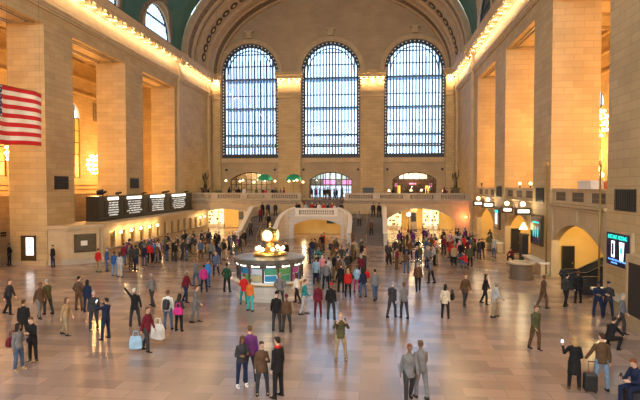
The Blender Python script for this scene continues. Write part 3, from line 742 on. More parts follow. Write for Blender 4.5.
# chamfered end: framed panel and poster window
f = MB(); a = Vector((-17.9, 38.1, 0)); c = Vector((-15.9, 40.0, 0)); d = (c-a).normalized(); nn = Vector((d.y, -d.x, 0)); L_ = (c-a).length
def quadbox(f, s0, s1, z0, z1, d0, d1):
    r = []
    for s_ in (s0, s1):
        p = a+d*s_; r.append([tuple(p+nn*d0)[:2]+(z0,), tuple(p+nn*d1)[:2]+(z0,), tuple(p+nn*d1)[:2]+(z1,), tuple(p+nn*d0)[:2]+(z1,)])
    f.rings(r)
quadbox(f, .5, 2.2, .95, 2.45, .01, .1); w_ = f.build('end_window_frame', BRONZE, t)
f = MB(); quadbox(f, .62, 2.08, 1.07, 2.33, .1, .115); f.build('glass', mat('dim_window', (.10, .085, .06), .15, noise=.4), w_)
f = MB(); quadbox(f, 1.0, 1.5, 1.5, 1.9, .115, .13); f.build('notice', WHITE, w_)
# departure board
t = empty('departure_board', (0, 0, 0), 0, 'long black departure board with four lit timetable panels above the ticket office', 'departure board')
XB = -17.5; ya, yb = 42.25, 65.1
q = MB(); q.box(-18.7, XB-.06, ya, yb, 3.25, 5.4); q.box(-18.75, XB+.05, ya-.05, yb+.05, 3.2, 3.5); q.box(-18.75, XB+.02, ya-.05, yb+.05, 5.38, 5.48); q.build('housing', mat('board_black', (.022, .022, .02), .35), t)
q = MB()
for k in range(7): q.box(-18.7+k*.17, -18.62+k*.17, ya-.1, ya-.04, 3.5, 5.38)
q.build('end_louvre', BRONZE, t)
rows = {0: ['ARRIVALS', '4:51 CROTON', '5:02 N WHITE PLAINS', '5:04 STAMFORD', '5:09 NEW HAVEN', '5:15 SOUTHEAST', '5:20 HARRISON'],
        1: ['HARLEM LINE', '5:03 114 WASSAIC', '5:09 106 SOUTHEAST', '5:12 111 CRESTWOOD', '5:20 29 N WHITE PLAINS', '5:29 108 BREWSTER', '5:35 112 KATONAH'],
        2: ['HUDSON LINE', '5:05 35 POUGHKEEPSIE', '5:10 33 CROTON', '5:16 39 IRVINGTON', '5:23 40 TARRYTOWN', '5:31 34 BEACON', '5:38 41 YONKERS'],
        3: ['NEW HAVEN LINE', '5:02 18 NEW HAVEN', '5:08 21 STAMFORD', '5:14 24 S NORWALK', '5:19 17 NEW CANAAN', '5:26 26 HARRISON', '5:34 19 BRIDGEPORT']}
for k, (pa, pb) in enumerate(((105, 121.5), (124.5, 144), (148.5, 166.5), (170.5, 187))):
    y0, y1 = Yof(pa, XB), Yof(pb, XB)
    q = MB(); q.box(XB-.06, XB-.01, y0, y1, 3.6, 5.05); pn = q.build('panel', BLACK, t)
    q = MB(); q.box(XB-.06, XB+.02, y0+.6, y1-.6, 5.1, 5.36); q.build('header', SIGNW, pn)
    text(pn, rows[k][0], (XB+.03, (y0+y1)/2, 5.23), .26, BLACK, (pi/2, 0, pi/2), squash=1.3)
    for j, s_ in enumerate(rows[k][1:]):
        o = text(pn, s_, (XB+.0, (y0+y1)/2, 4.84-j*.23), .17, BOARDTXT, (pi/2, 0, pi/2), 'timetable_row')
        w = max(v.co.x for v in o.data.vertices)-min(v.co.x for v in o.data.vertices); o.scale.x = (y1-y0-.9)/w*random.uniform(.7, 1)
for k, (px, h) in enumerate(((104, .5), (107, .4), (122, .3), (167, .25), (170, .28), (147, .2), (189, .2))):
    tag_l = ['largest, at the near end', 'beside the largest one', 'over the second timetable panel', 'left of the last pair', 'right of the last pair', 'over the gap before the third panel', 'at the far end'][k]
    o = empty('spotlight', (-17.9, Yof(px, XB), 5.48), 0, 'black spotlight on top of the departure board, '+tag_l, 'spotlight')
    q = MB(); q.tube([(0, 0, 0), (0, 0, h*.6)], .05, 6); q.build('stem', BLACK, o); q = MB(); q.tube([(-.25, 0, h*.6), (.3, .1, h)], [h*.4, h*.3], 8); q.build('lamp_head', BLACK, o)
# left wall details
q = MB()
for k in range(6): q.box(-24.32+.45, -23.86, 33.2+k*.3, 33.35+k*.3, 2.2, 2.8)
t = empty('staff_door', (-20.95, 37.66, 0), 0, 'narrow dark framed door with a bright white glass panel in the left pier', 'door')
f = MB(); f.box(-.62, -.5, -.1, .04, 0, 2.35); f.box(.5, .62, -.1, .04, 0, 2.35); f.box(-.62, .62, -.1, .04, 2.25, 2.4); f.box(-.5, .5, -.06, .04, 0, .8); f.box(-.5, -.2, -.07, .04, .55, 2.25); f.build('frame', BRONZE, t)
f = MB(); f.box(-.2, .5, -.05, 0, .8, 2.25); f.build('glass_panel', mat('white_lit_glass', (.9, .9, .95), .3, emit=(.95, .97, 1), es=1.1), t)
f = MB(); f.box(.0, .25, -.06, -.04, 1.35, 1.45); f.build('notice', BLACK, t)
q.bm.free()
t = empty('wall_vent', (-23.88, 38.6, 2.2), 0, 'small square pierced vent low on the far left wall behind the standing man', 'vent')
q = MB()
for j in range(3):
    for i in range(2): q.box(-.02, .03, -.3+j*.22, -.16+j*.22, i*.22, i*.22+.14)
q.build('grille', BLACK, t)
# ------------------------------------------------------------------ black grilles on the piers
for s, yy, z0, z1, w in ((-1, (38.7, 40.6), 6.12, 7.25, 'nearest left pier'), (-1, (51.6, 53.6), 6.12, 7.25, 'second left pier'), (1, (25.3, 27.4), 5.2, 6.3, 'nearest right pier'), (1, (38.35, 40.2), 5.2, 6.3, 'second right pier'), (1, (50.7, 52.7), 5.3, 6.4, 'third right pier')):
    t = empty('air_grille', (s*WX, yy[0], z0), 0, 'black rectangular ventilation grille high on the '+w, 'grille')
    q = MB(); W = yy[1]-yy[0]; H = z1-z0; q.box(*sorted((0, -s*.05)), 0, W, 0, H); 
    q.build('panel', BLACK, t)
    q = MB()
    for k in range(9): q.box(*sorted((-s*.05, -s*.08)), .05+k*(W-.1)/9, .12+k*(W-.1)/9, .05, H-.05)
    q.build('slats', BLACK, t)
# ------------------------------------------------------------------ right side: arches, balustrades, passages
names = ['far', 'near', 'second', 'first', 'x']
for k, (a, c) in enumerate(OPEN[1]):
    b = MB(); m_ = (a+c)/2; h = (c-a)/2-.35
    slab(b, [(a, 0), (m_-h, 0), (m_-h, 2.6)] + list(reversed(arch(m_, h, 0, 2.6, 1.35, 18, False))) + [(m_+h, 0), (c, 0), (c, 5.2), (a, 5.2)], [], lambda u, v, w: (WX+.12+w, u, v), .4)
    for y0 in (a, m_-.25, c-.35): b.box(WX-.0, WX+.14, y0, y0+(.35 if y0 != m_-.25 else .5), 0 if y0 != m_-.25 else 3.95, 4.95)
    b.sweep([(0, 4.85), (.12, 4.9), (.12, 5.0), (.3, 5.1), (.32, 5.24), (0, 5.26)], (WX+.14, a, 0), (WX+.14, c, 0), (-1, 0, 0))
    o = arch(m_, h+.28, 0, 2.6, 1.6, 18, False); i = arch(m_, h, 0, 2.6, 1.35, 18, False)
    for j in range(18): b.rings([[(WX+.12-d, o[e][0], o[e][1]) for d in (0, .1)]+[(WX+.12-d, i[e][0], i[e][1]) for d in (.1, 0)] for e in (j, j+1)])
    struct('wall_right_arch' if k == 4 else 'wall_right_arch', b, S2)
    if k < 2: continue
    w = {2: 'nearest', 3: 'middle', 4: 'farthest'}[k]
    for j in range(3):
        y0 = a+.02+(c-a-.04)*j/3; y1 = a+.02+(c-a-.04)*(j+1)/3
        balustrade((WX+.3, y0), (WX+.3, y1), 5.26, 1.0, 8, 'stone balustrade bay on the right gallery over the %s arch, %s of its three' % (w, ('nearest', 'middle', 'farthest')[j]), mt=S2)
    b = MB(); b.box(WX+.53, WX+DEP+.02, c-.08, c-.01, 0, 4.88); b.box(23.82, 23.88, a, c, 0, 4.88); b.box(WX+.53, 24, c-.06, c+.02, 0, 4.88); struct('wall_yellow_passage', b, YELL)
    point((21.2, m_+.5, 4.2), 380, (1, .70, .26), .2, 'passage_light')
    t = empty('ceiling_globe', (21.2, m_+.5, 4.55), 0, 'warm globe light on the ceiling inside the %s right arch' % w, 'ceiling light')
    q = MB(); q.ball((0, 0, 0), .2, 10, 8); q.build('globe', LAMPG, t, smooth=True); q = MB(); q.lathe([(.08, .15), (.08, .36)], n=8); q.build('stem', BRASS, t)
for x, y, w_, h, w in ((20.55, 36.88, .75, 2.15, 'nearest'), (20.4, 49.55, .75, 2.3, 'middle')):
    t = empty('dark_door', (x, y, 0), 0, 'plain dark door in the yellow wall inside the %s right arch' % w, 'door')
    q = MB(); q.box(-w_/2, w_/2, -.06, .02, 0, h); q.build('leaf', BLACK, t); q = MB(); q.box(-w_/2-.06, -w_/2, -.08, .02, 0, h+.06); q.box(w_/2, w_/2+.06, -.08, .02, 0, h+.06); q.box(-w_/2, w_/2, -.08, .02, h, h+.06); q.build('frame', BRONZE, t)
    q = MB(); q.ball((w_/2-.1, -.1, 1.0), .035, 8, 6); q.build('knob', BRASS, t)
# pier plinths with a pale ledge
b = MB()
for a, c in ((24.3, 28.3), (37.0, 41.0), (49.65, 53.7)): b.box(18.75, WX+.02, a-.05, c+.05, 0, .86)
struct('baseboard_right', b, S2)
b = MB()
for a, c in ((24.3, 28.3), (37.0, 41.0), (49.65, 53.7)): b.box(18.62, WX+.02, a-.12, c+.12, .86, .98)
struct('trim_12', b, MT['white_marble'])
b = MB()
for a, c in ((37.7, 37.7), ): b.box(-22.6, -19.35, 37.55, 37.7, 0, .35)
b.box(-24.0-.05, -23.75, -12, 40, 0, .45); struct('baseboard_left', b, S2)
# screens
SCRN = mat('screen_dark', (.004, .008, .03), .2, emit=(.01, .03, .10), es=.12)
def screen(y0, y1, z0, z1, label, kind):
    t = empty('display_screen', (WX, (y0+y1)/2, (z0+z1)/2), -pi/2, label, 'screen')    # local x runs toward the viewer, -y into the hall
    W = (y1-y0)/2; H = (z1-z0)/2
    q = MB(); q.box(-W-.14, W+.14, -.16, 0, -H-.14, H+.14); q.build('frame', S2 if kind == 2 else BRONZE, t)
    q = MB(); q.box(-W, W, -.19, -.15, -H, H); s_ = q.build('panel', SCRN, t)
    if kind == 2:
        text(s_, 'INSTANT ADDING', (0, -.2, H*.74), .29, SIGNT, name='teal_heading', squash=.82)
        q = MB(); q.box(-.62, -.28, -.2, -.19, -.42, .42); q.build('phone_outline', mat('screen_white', (1, 1, 1), emit=(.85, .9, 1), es=1.3), s_)
        q = MB(); q.box(-.55, -.35, -.21, -.2, -.3, .3); q.build('phone_glass', SCRN, s_)
        q = MB(); q.rings([[(x*.72+.45, y, z) for x, z in ((-.22, -.5), (.22, -.5), (.34, .42), (-.34, .42))] for y in (-.2, -.19)]); q.build('cup_picture', MT['screen_white'], s_)
        q = MB(); q.rings([[(.45+.13*cos(a*pi/8), y, .0+.17*sin(a*pi/8)) for a in range(16)] for y in (-.215, -.2)]); q.build('round_badge', SIGNT, s_)
        text(s_, 'TO A CARD WITH YOUR PHONE', (0, -.2, -.55), .13, mat('screen_blue', (.1, .3, 1), emit=(.15, .4, 1), es=1.2), name='blue_caption'); text(s_, 'LEARN MORE', (-.3, -.2, -.7), .11, MT['screen_blue'], name='blue_caption')
    elif kind == 1:
        for k in range(3):
            q = MB(); q.rings([[(-.5+k*.5+.15*cos(a*pi/10), y, -.15+.42*sin(a*pi/10)) for a in range(20)] for y in (-.2, -.19)]); q.build('teal_oval', mat('scr_teal', (0, .5, .5), emit=(.02, .6, .55), es=.7) if k == 0 else MT['scr_teal'], s_)
        q = MB(); q.box(-.7, .7, -.2, -.19, .52, .62); q.build('teal_line', SIGNT, s_)
    else:
        q = MB(); q.box(-.4, .4, -.2, -.19, -.6, .5); q.build('white_picture', mat('scr_pale', (.7, .7, .8), emit=(.7, .75, .9), es=.9), s_); q = MB(); q.box(-.6, .6, -.2, -.19, .55, .8); q.build('teal_line', SIGNT, s_)
screen(25.5, 27.85, 2.38, 4.05, 'lit dark blue screen showing a phone and a cup on the nearest right pier', 2)
screen(38.4, 40.75, 2.1, 4.1, 'dark screen with three teal ovals on the second right pier', 1)
screen(51.0, 52.9, 2.2, 4.15, 'pale blue lit screen on the third right pier beyond the track signs', 0)
# poles, signs, kiosk, cases
for y, h, w in ((36.95, 7.9, 'between the second pier and the nearest arch'), (28.55, 7.6, 'beside the nearest screen')):
    t = empty('brass_pole', (19.1, y, 0), 0, 'tall thin brass pole against the right wall '+w, 'pole')
    q = MB(); q.tube([(0, 0, 0), (0, 0, h)], .055, 8); q.build('shaft', mat('aged_brass', (.30, .21, .07), .5, .8) if y > 30 else MT['aged_brass'], t, smooth=True); q = MB(); q.ball((0, 0, h+.08), .12, 10, 8); q.build('finial', GOLD, t, smooth=True)
    q = MB(); q.lathe([(.16, 0), (.16, .12), (.08, .16)], n=12); q.build('base', BRASS, t)
for k, (px, X, Z) in enumerate(((523, 18.62, 4.42), (507, 18.72, 4.3), (488, 18.7, 4.42), (478.5, 18.7, 4.42))):
    Y = Yof(px, X)
    w = ('nearest of the four', 'second nearest of four', 'third from the viewer', 'farthest of the four')[k]
    t = empty('track_sign', (X, Y, Z), 0, 'bronze hanging sign with a glowing white panel and globe lamp, '+w, 'sign')
    W = .62 if k != 1 else .5
    q = MB(); q.box(-W, W, -.12, .12, -.3, .3); q.build('sign_case', BRONZE, t)
    q = MB(); q.box(-W+.22, W-.16, -.14, -.12, -.12, .12); q.build('lit_panel', SIGNW, t)
    q = MB(); q.ball((0, 0, .56), .2, 12, 8); q.build('globe', LAMPG, t, smooth=True); q = MB(); q.tube([(0, 0, .3), (0, 0, .4)], .08, 8); q.tube([(0, 0, .1), (WX-X+.1, 0, .1)], .04, 6); q.build('bracket', BRONZE, t)
    point((X-.1, Y-.35, Z+.56), 26, (1, .8, .5), .15)
t = empty('round_kiosk', (17.1, 35.9, 0), 0, 'low round kiosk with a pale counter before the second right pier', 'kiosk')
q = MB(); q.lathe([(.82, 0), (.82, .12), (.76, .16), (.76, 1.02), (.82, 1.05)], n=28); q.build('base', mat('kiosk_bronze', (.13, .095, .07), .4), t, smooth=False)
q = MB(); q.lathe([(.9, 1.05), (.92, 1.14), (.85, 1.17), (.6, 1.17), (.58, 1.06), (.3, 1.06)], n=28); q.build('counter', S4, t, smooth=True)
t = empty('display_case', (19.0, 41.9, 0), 0, 'tall dark upright case standing at the near side of the middle right arch', 'case')
q = MB(); q.box(-.25, .2, -.45, .45, 0, 2.45); q.build('body', BLACK, t); q = MB(); q.box(-.3, .25, -.5, .5, 2.45, 2.58); q.build('cap', BRONZE, t); q = MB(); q.box(-.27, -.25, -.35, .35, .3, 2.2); q.build('glass', IRON, t)
t = empty('pyramid_lamp', (18.85, 41.6, 2.95), 0, 'small glowing pyramid shade above the dark upright case', 'lamp')
q = MB(); q.lathe([(.34, 0), (.04, .55)], n=4); q.build('shade', LAMPG, t); q = MB(); q.tube([(0, 0, .55), (0, 0, .7), (.3, 0, .7)], .02, 6); q.build('bracket', BRASS, t)
t = empty('poster_case', (18.75, 23.4, 0), 0, 'tall dark poster case on a stone stand at the right edge of the view', 'case')
q = MB(); q.box(-.35, .35, -1.0, .95, 0, .62); q.box(-.3, .3, -.95, .9, 3.0, 3.35); q.box(-.3, .3, .72, .9, .62, 3.0); q.box(-.3, .3, -.95, -.8, .62, 3.0); q.build('stand', S2, t)
q = MB(); q.box(-.27, .25, -.8, .72, .62, 3.0); q.build('panel', BLACK, t)
t = empty('storage_box', (19.55, 30.9, 6.26), 0, 'cream square box standing on the nearest right balustrade', 'box')
q = MB(); q.box(-.35, .35, -.9, .9, 0, .42); q.build('body', WHITE, t); q = MB(); q.box(-.4, .4, -.95, .95, .42, .5); q.build('lid', WHITE, t)
for y, w in ((61.3, 'over the farthest arch'), (45.6, 'left one over the middle arch'), (42.6, 'right one over the middle arch')):
    t = empty('railing_lamp', (WX+.3, y, 6.26), 0, 'small lamp on the right gallery balustrade, '+w, 'lamp')
    q = MB(); q.tube([(0, 0, 0), (0, 0, .25)], .06, 6); q.build('stem', BLACK, t); q = MB(); q.ball((0, 0, .36), .13, 8, 6); q.build('head', BLACK if y > 60 else LAMPG, t, smooth=True)
# escalator rising behind the nearest right arch
t = empty('escalator', (19.0, 32.4, 0), 0, 'dark escalator with black handrails rising inside the nearest right arch', 'escalator')
def escp(x): return 0 if x < 1.0 else (x-1.0)*.52
for yy in (-1.5, -.1, 1.3):
    q = MB(); pts = [(0.05, 0, .55), (-.12, 0, .75), (-.05, 0, .97), (.25, 0, 1.05)] + [(x, 0, 1.05+escp(x)) for x in (1, 1.6, 2.4, 3.2, 4.0, 4.7)]
    q.tube([(x, yy, z) for x, y, z in pts], .07, 8); q.build('handrail', BLACK, t, smooth=True)
    q = MB()
    xs = [.0, .3, 1, 1.6, 2.4, 3.2, 4.0, 4.7]
    for xa, xb in zip(xs, xs[1:]): q.rings([[(x, yy-.05, escp(x)), (x, yy+.05, escp(x)), (x, yy+.05, 1.0+escp(x)), (x, yy-.05, 1.0+escp(x))] for x in (xa, xb)])
    q.build('side_panel', IRON, t)
for y0 in (-1.4, 0.0):
    q = MB()
    for k in range(12): x = .2+k*.38; q.box(x, x+.38, y0, y0+1.2, 0, max(.05, escp(x+.19)))
    q.build('steps', mat('step_metal', (.12, .11, .10), .35, .8) if y0 < -1 else MT['step_metal'], t)
# ------------------------------------------------------------------ information booth with the four-faced clock
t = empty('information_booth', (.84, 28.9, 0), 0, 'round marble information booth topped by a golden four-faced clock', 'information booth')
q = MB(); q.lathe([(1.98, 0), (1.98, .14), (1.88, .18), (1.88, .92), (1.95, .98)], n=36); q.build('base', PAR, t)
q = MB(); q.lathe([(2.12, .98), (2.14, 1.03), (2.12, 1.07), (1.7, 1.07)], n=36); q.build('counter', MT['white_marble'], t, smooth=True)
q = MB(); q.lathe([(2.10, .93), (2.15, .95), (2.15, .985), (2.10, .985)], n=36); q.build('brass_band', GOLD, t, smooth=True)
NB = 14
for k in range(NB):
    q = MB(); a = 2*pi*(k+.5)/NB; c_, s_ = cos(a)*1.9, sin(a)*1.9; q.tube([(c_, s_, 1.07), (c_, s_, 2.2)], .055, 6)
    q.build('post', BRONZE, t)
q = MB(); q.lathe([(1.9, 1.07), (1.9, 1.86)], n=NB*2, cap=False); q.build('glass', GLASS, t)
cols = [(.05, .25, .7), (.1, .45, .2), (.75, .6, .3), (.85, .85, .9), (.75, .15, .45), (.05, .35, .6), (.2, .5, .15)]
pm = [mat('leaflets_%d' % k, tuple(x*.55 for x in c_), .5, emit=c_, es=.16) for k, c_ in enumerate(cols)]
for k in range(NB):
    a = 2*pi*k/NB; q = MB(); w = .33
    q.box(-w, w, -.03, .03, 1.12, 1.44); o = q.build('leaflet_rack', pm[(k*3) % 7], t); o.location = (cos(a)*1.72, sin(a)*1.72, 0); o.rotation_euler = (0, 0, a+pi/2)
    q = MB(); q.box(-w, w, -.03, .03, 1.5, 1.8); p = q.build('lower_picture', pm[(k*5+2) % 7], o)
    q = MB(); q.box(-.24, .24, -.03, .03, 1.94, 2.05); o = q.build('lit_header', SIGNW, t); o.location = (cos(a)*1.93, sin(a)*1.93, 0); o.rotation_euler = (0, 0, a+pi/2)
q = MB(); q.lathe([(1.86, 1.88), (1.92, 1.88), (2.02, 2.14), (2.08, 2.18), (2.08, 2.28), (1.98, 2.33), (1.5, 2.36), (.95, 2.40), (.9, 2.40), (.5, 2.4)], n=42); q.build('roof', mat('booth_roof', (.11, .10, .09), .3, noise=.3, nscale=3), t, smooth=False)
q = MB(); q.lathe([(.98, 2.40), (.98, 2.52), (.86, 2.58), (.5, 2.64), (.3, 2.7), (.24, 2.9), (.2, 3.02), (.3, 3.1), (.14, 3.16)], n=28); q.build('pedestal', GOLD, t, smooth=True)
for k in range(8):
    a = 2*pi*(k+.5)/8; q = MB(); q.ball((cos(a)*.78, sin(a)*.78, 2.78), .11, 10, 8); l_ = q.build('lamp', LAMPG, t, smooth=True); q = MB(); q.tube([(cos(a)*.78, sin(a)*.78, 2.54), (cos(a)*.78, sin(a)*.78, 2.7)], .03, 6); q.build('stem', GOLD, l_)
ck = MB(); ck.ball((0, 0, 3.56), .45, 24, 16); ck.build('clock_ball', GOLD, t, smooth=True)
DIAL = mat('opal_dial', (1, .95, .8), .4, emit=(1, .84, .48), es=.85)
for k in range(4):
    a = k*pi/2 - pi/2 - radians(8)
    q = MB(); q.rings([[(y, .32*cos(j*pi/14), .32*sin(j*pi/14)) for j in range(28)] for y in (.30, .455)]); d_ = q.build('clock_face', DIAL, t); d_.location = (0, 0, 3.56); d_.rotation_euler = (0, 0, a)
    q = MB(); q.lathe([(.32, .31), (.35, .31), (.35, .455), (.32, .475)], n=28, cap=False); r_ = q.build('bezel', GOLD, d_, smooth=True); r_.rotation_euler = (0, pi/2, 0)
    q = MB(); q.box(.458, .466, -.012, .012, -.03, .25); q.rings([[(x, y, z) for y, z in ((-.02, .02), (.13, .09), (.14, .07), (-.01, -.02))] for x in (.458, .465)]); q.build('hands', BLACK, d_)
    q = MB()
    for j in range(12): an = j*pi/6; q.cbox((.46, .27*sin(an), .27*cos(an)), (.008, .03, .03))
    q.build('numerals', BLACK, d_)
q = MB(); q.lathe([(.16, 3.92), (.12, 4.0), (.05, 4.06), (.09, 4.14), (.09, 4.2), (.03, 4.28), (.01, 4.36)], n=14); q.build('finial', GOLD, t, smooth=True)
point((.75, 27.85, 2.95), 9, (1, .8, .45), .15); point((.75, 29.95, 2.95), 9, (1, .8, .45), .15); point((.75, 28.9, 1.75), 40, (.9, .95, 1), .4)
# ------------------------------------------------------------------ chandeliers
def chandelier(x, y, z, label, R=.8, H=2.5, w=3500):
    t = empty('chandelier', (x, y, z), 0, label, 'chandelier')
    q = MB(); q.tube([(0, 0, H/2), (0, 0, 22.3-z)], .018, 6); q.lathe([(.3, 22.2-z), (.3, 22.3-z)], n=12); q.build('chain', BRASS, t)
    q = MB(); tiers = [(-.45, .38), (-.27, .82), (-.05, 1.), (.17, .9), (.36, .55)]
    for zz, rr in tiers:
        pts = [(R*rr*cos(k*pi/10), R*rr*sin(k*pi/10), H*zz) for k in range(21)]; q.tube(pts, .05, 6)
    for k in range(8):
        a = k*pi/4; q.tube([(.06*cos(a), .06*sin(a), H*.5)]+[(R*rr*cos(a), R*rr*sin(a), H*zz) for zz, rr in reversed(tiers)]+[(.06*cos(a), .06*sin(a), -H*.5)], .03, 6)
    q.build('cage', GOLD, t, smooth=True)
    me = bpy.data.meshes.get('chandelier_bulb')
    for zz, rr in tiers:
        n = 6 if rr < .6 else 9
        for k in range(n):
            a = 2*pi*(k+.5*(zz > 0))/n
            if me is None:
                q = MB(); q.ball((0, 0, 0), .11, 8, 6); o = q.build('bulb', mat('chandelier_glow', (1, .85, .5), emit=(1, .78, .42), es=10), t, smooth=True); me = o.data; me.name = 'chandelier_bulb'
            else: o = link(bpy.data.objects.new('bulb', me), t)
            o.location = (R*rr*1.08*cos(a), R*rr*1.08*sin(a), H*zz+.1)
    point((x, y, z), w, (1, .52, .15), .5, 'chandelier_light')
chandelier(-25.7, 55.6, 8.9, 'golden many-bulbed chandelier in the left aisle seen between the two left piers')
chandelier(-25.7, 42.6, 9.4, 'golden chandelier in the left aisle behind the nearest left pier')
chandelier(25.3, 43.8, 11.6, 'golden many-bulbed chandelier in the right aisle in the gap beside the nearest right pier')
chandelier(26.4, 57.5, 10.6, 'golden chandelier in the right aisle behind the second right pier')
chandelier(-26.5, 66.5, 9.2, 'golden chandelier at the far end of the left aisle')
for x, y in ((-26, 25.5), (26, 30), (27, 66), (26, 19.5), (-26, 12.5), (26, 7)): chandelier(x, y, 10, 'golden chandelier in the %s aisle, %s' % ('left' if x < 0 else 'right', {25.5: 'just before the nearest pier', 30: 'behind the nearest arch', 66: 'farthest bay', 19.5: 'added beyond the frame to warm the floor', 12.5: 'added out of view to warm the left floor', 7: 'added unseen, closest to the viewer'}[y]))  # last three are unseen extras, put in to warm the foreground floor
t = empty('gallery_lamp', (23.2, 38.6, 5.2), 0, 'glowing lamp cluster on a dark red stand in the right gallery gap', 'lamp')
q = MB(); q.box(-.5, .5, -.4, .4, 0, 1.6); q.build('cabinet', mat('red_wood', (.16, .03, .015), .4), t)
q = MB(); q.tube([(0, 0, 1.6), (0, 0, 2.2)], .04, 6); q.build('stem', BRASS, t)
for dx, dz in ((-.25, 2.2), (.25, 2.05), (0, 2.45)):
    q = MB(); q.ball((dx, 0, dz), .16, 8, 6); q.build('bulb', MT['chandelier_glow'], t, smooth=True)
point((23.2, 37.9, 8), 150, (1, .6, .25), .2)
# ------------------------------------------------------------------ flag
t = empty('hanging_flag', (-14.5, 30.3, 9.0), 0, 'large red, white and blue striped flag with stars hanging at the left', 'flag')
RED = mat('flag_red', (.62, .012, .02), .7); FW = mat('flag_white', (.9, .84, .76), .7); FB = mat('flag_blue', (.012, .025, .14), .7)
Hh = 3.35; Lh = 5.6; NU, NV = 56, 13
def fp(u, v):            # u: 0 at far fly edge .. 1 near hoist, v: 0 bottom .. 1 top
    y = -u*Lh; x = .12*sin(u*9+v*1.2)+.05*sin(u*23-v*2); z = v*Hh - .10*sin(u*3.2)*(1-v) + .05*sin(u*7)
    return (x, y, z)
q = MB()
for i in range(NU):
    for j in range(NV):
        u0, u1, v0, v1 = i/NU, (i+1)/NU, j/NV, (j+1)/NV
        q.m = 2 if (u0 >= .6 and j >= 6) else (0 if j % 2 == 0 else 1)
        for w in range(2): q.face([fp(u0, v0+(v1-v0)*w/2), fp(u1, v0+(v1-v0)*w/2), fp(u1, v0+(v1-v0)*(w+1)/2), fp(u0, v0+(v1-v0)*(w+1)/2)])
bmesh.ops.remove_doubles(q.bm, verts=q.bm.verts, dist=.0005)
r = bmesh.ops.solidify(q.bm, geom=q.bm.faces[:], thickness=.012)
q.build('cloth', [RED, FW, FB], t, smooth=True)
q = MB()
for r_ in range(9):
    for c_ in range(6 if r_ % 2 == 0 else 5):
        u = .6+.4*((c_+.5+(0 if r_ % 2 == 0 else .5))/6); v = 6/13+7/13*(r_+.5)/9+.0
        for sx in (.03, -.03):
            p0 = Vector(fp(u, v)); pts = []
            for k in range(10):
                rr = .085 if k % 2 == 0 else .035; a = pi/2+k*pi/5; pts.append((p0.x+sx, p0.y+rr*cos(a), p0.z+rr*sin(a)))
            q.face(pts)
q.build('stars', FW, t)
for u in (.02, .5, .98):
    q = MB(); p = fp(u, 1); q.tube([p, (0, p[1], 38.0)], .005, 5); q.build('cable', IRON, t)
q = MB(); q.tube([fp(k/12, 1.0) for k in range(13)], .03, 6); q.build('top_pole', BRASS, t)
# litter on the floor
for px, py, dx, w in ((459, 379, .5, 'left one'), (478, 376, .45, 'middle one'), (490, 373, .9, 'longest, right one')):
    p = floor_at(px, py); q = MB(); q.box(-dx/2, dx/2, -.03, .03, 0, .012); o = q.build('paper_scrap', MT['grey_marble']); o.location = p; o.rotation_euler = (0, 0, random.uniform(-.2, .2)); tag(o, 'small white scrap lying on the bare floor at lower right, '+w, 'litter')
# ------------------------------------------------------------------ people
def remesh(bm, name, vox, smooth_it=2, dec=None):
    me = bpy.data.meshes.new(name+'_src'); bmesh.ops.recalc_face_normals(bm, faces=bm.faces); bm.to_mesh(me); bm.free()
    o = bpy.data.objects.new('tmp_src', me); COL.objects.link(o)
    m = o.modifiers.new('r', 'REMESH'); m.mode = 'VOXEL'; m.voxel_size = vox; m.use_smooth_shade = True
    if smooth_it:
        s = o.modifiers.new('s', 'SMOOTH'); s.iterations = smooth_it; s.factor = .5
    if dec:
        d = o.modifiers.new('d', 'DECIMATE'); d.ratio = dec
    dg = bpy.context.evaluated_depsgraph_get(); r = bpy.data.meshes.new_from_object(o.evaluated_get(dg)); r.name = name
    bpy.data.objects.remove(o); bpy.data.meshes.remove(me)
    for p in r.polygons: p.use_smooth = True
    return r
def V(*a): return Vector(a)
def limb(q, pts, rs, n=12):
    q.tube(pts, rs, n)
    for p, r in ((pts[0], rs[0]), (pts[-1], rs[-1])): q.ball(p, r, n, 8)
def stack(q, rows, T):
    """rows of (z, cy, rx, ry): ellipses lofted upward, mapped through T"""
    q.rings([[T(V(rx*cos(2*pi*k/20), cy+ry*sin(2*pi*k/20)*(1 if sin(2*pi*k/20) < 0 else 1), z)) for k in range(20)] for z, cy, rx, ry in rows])
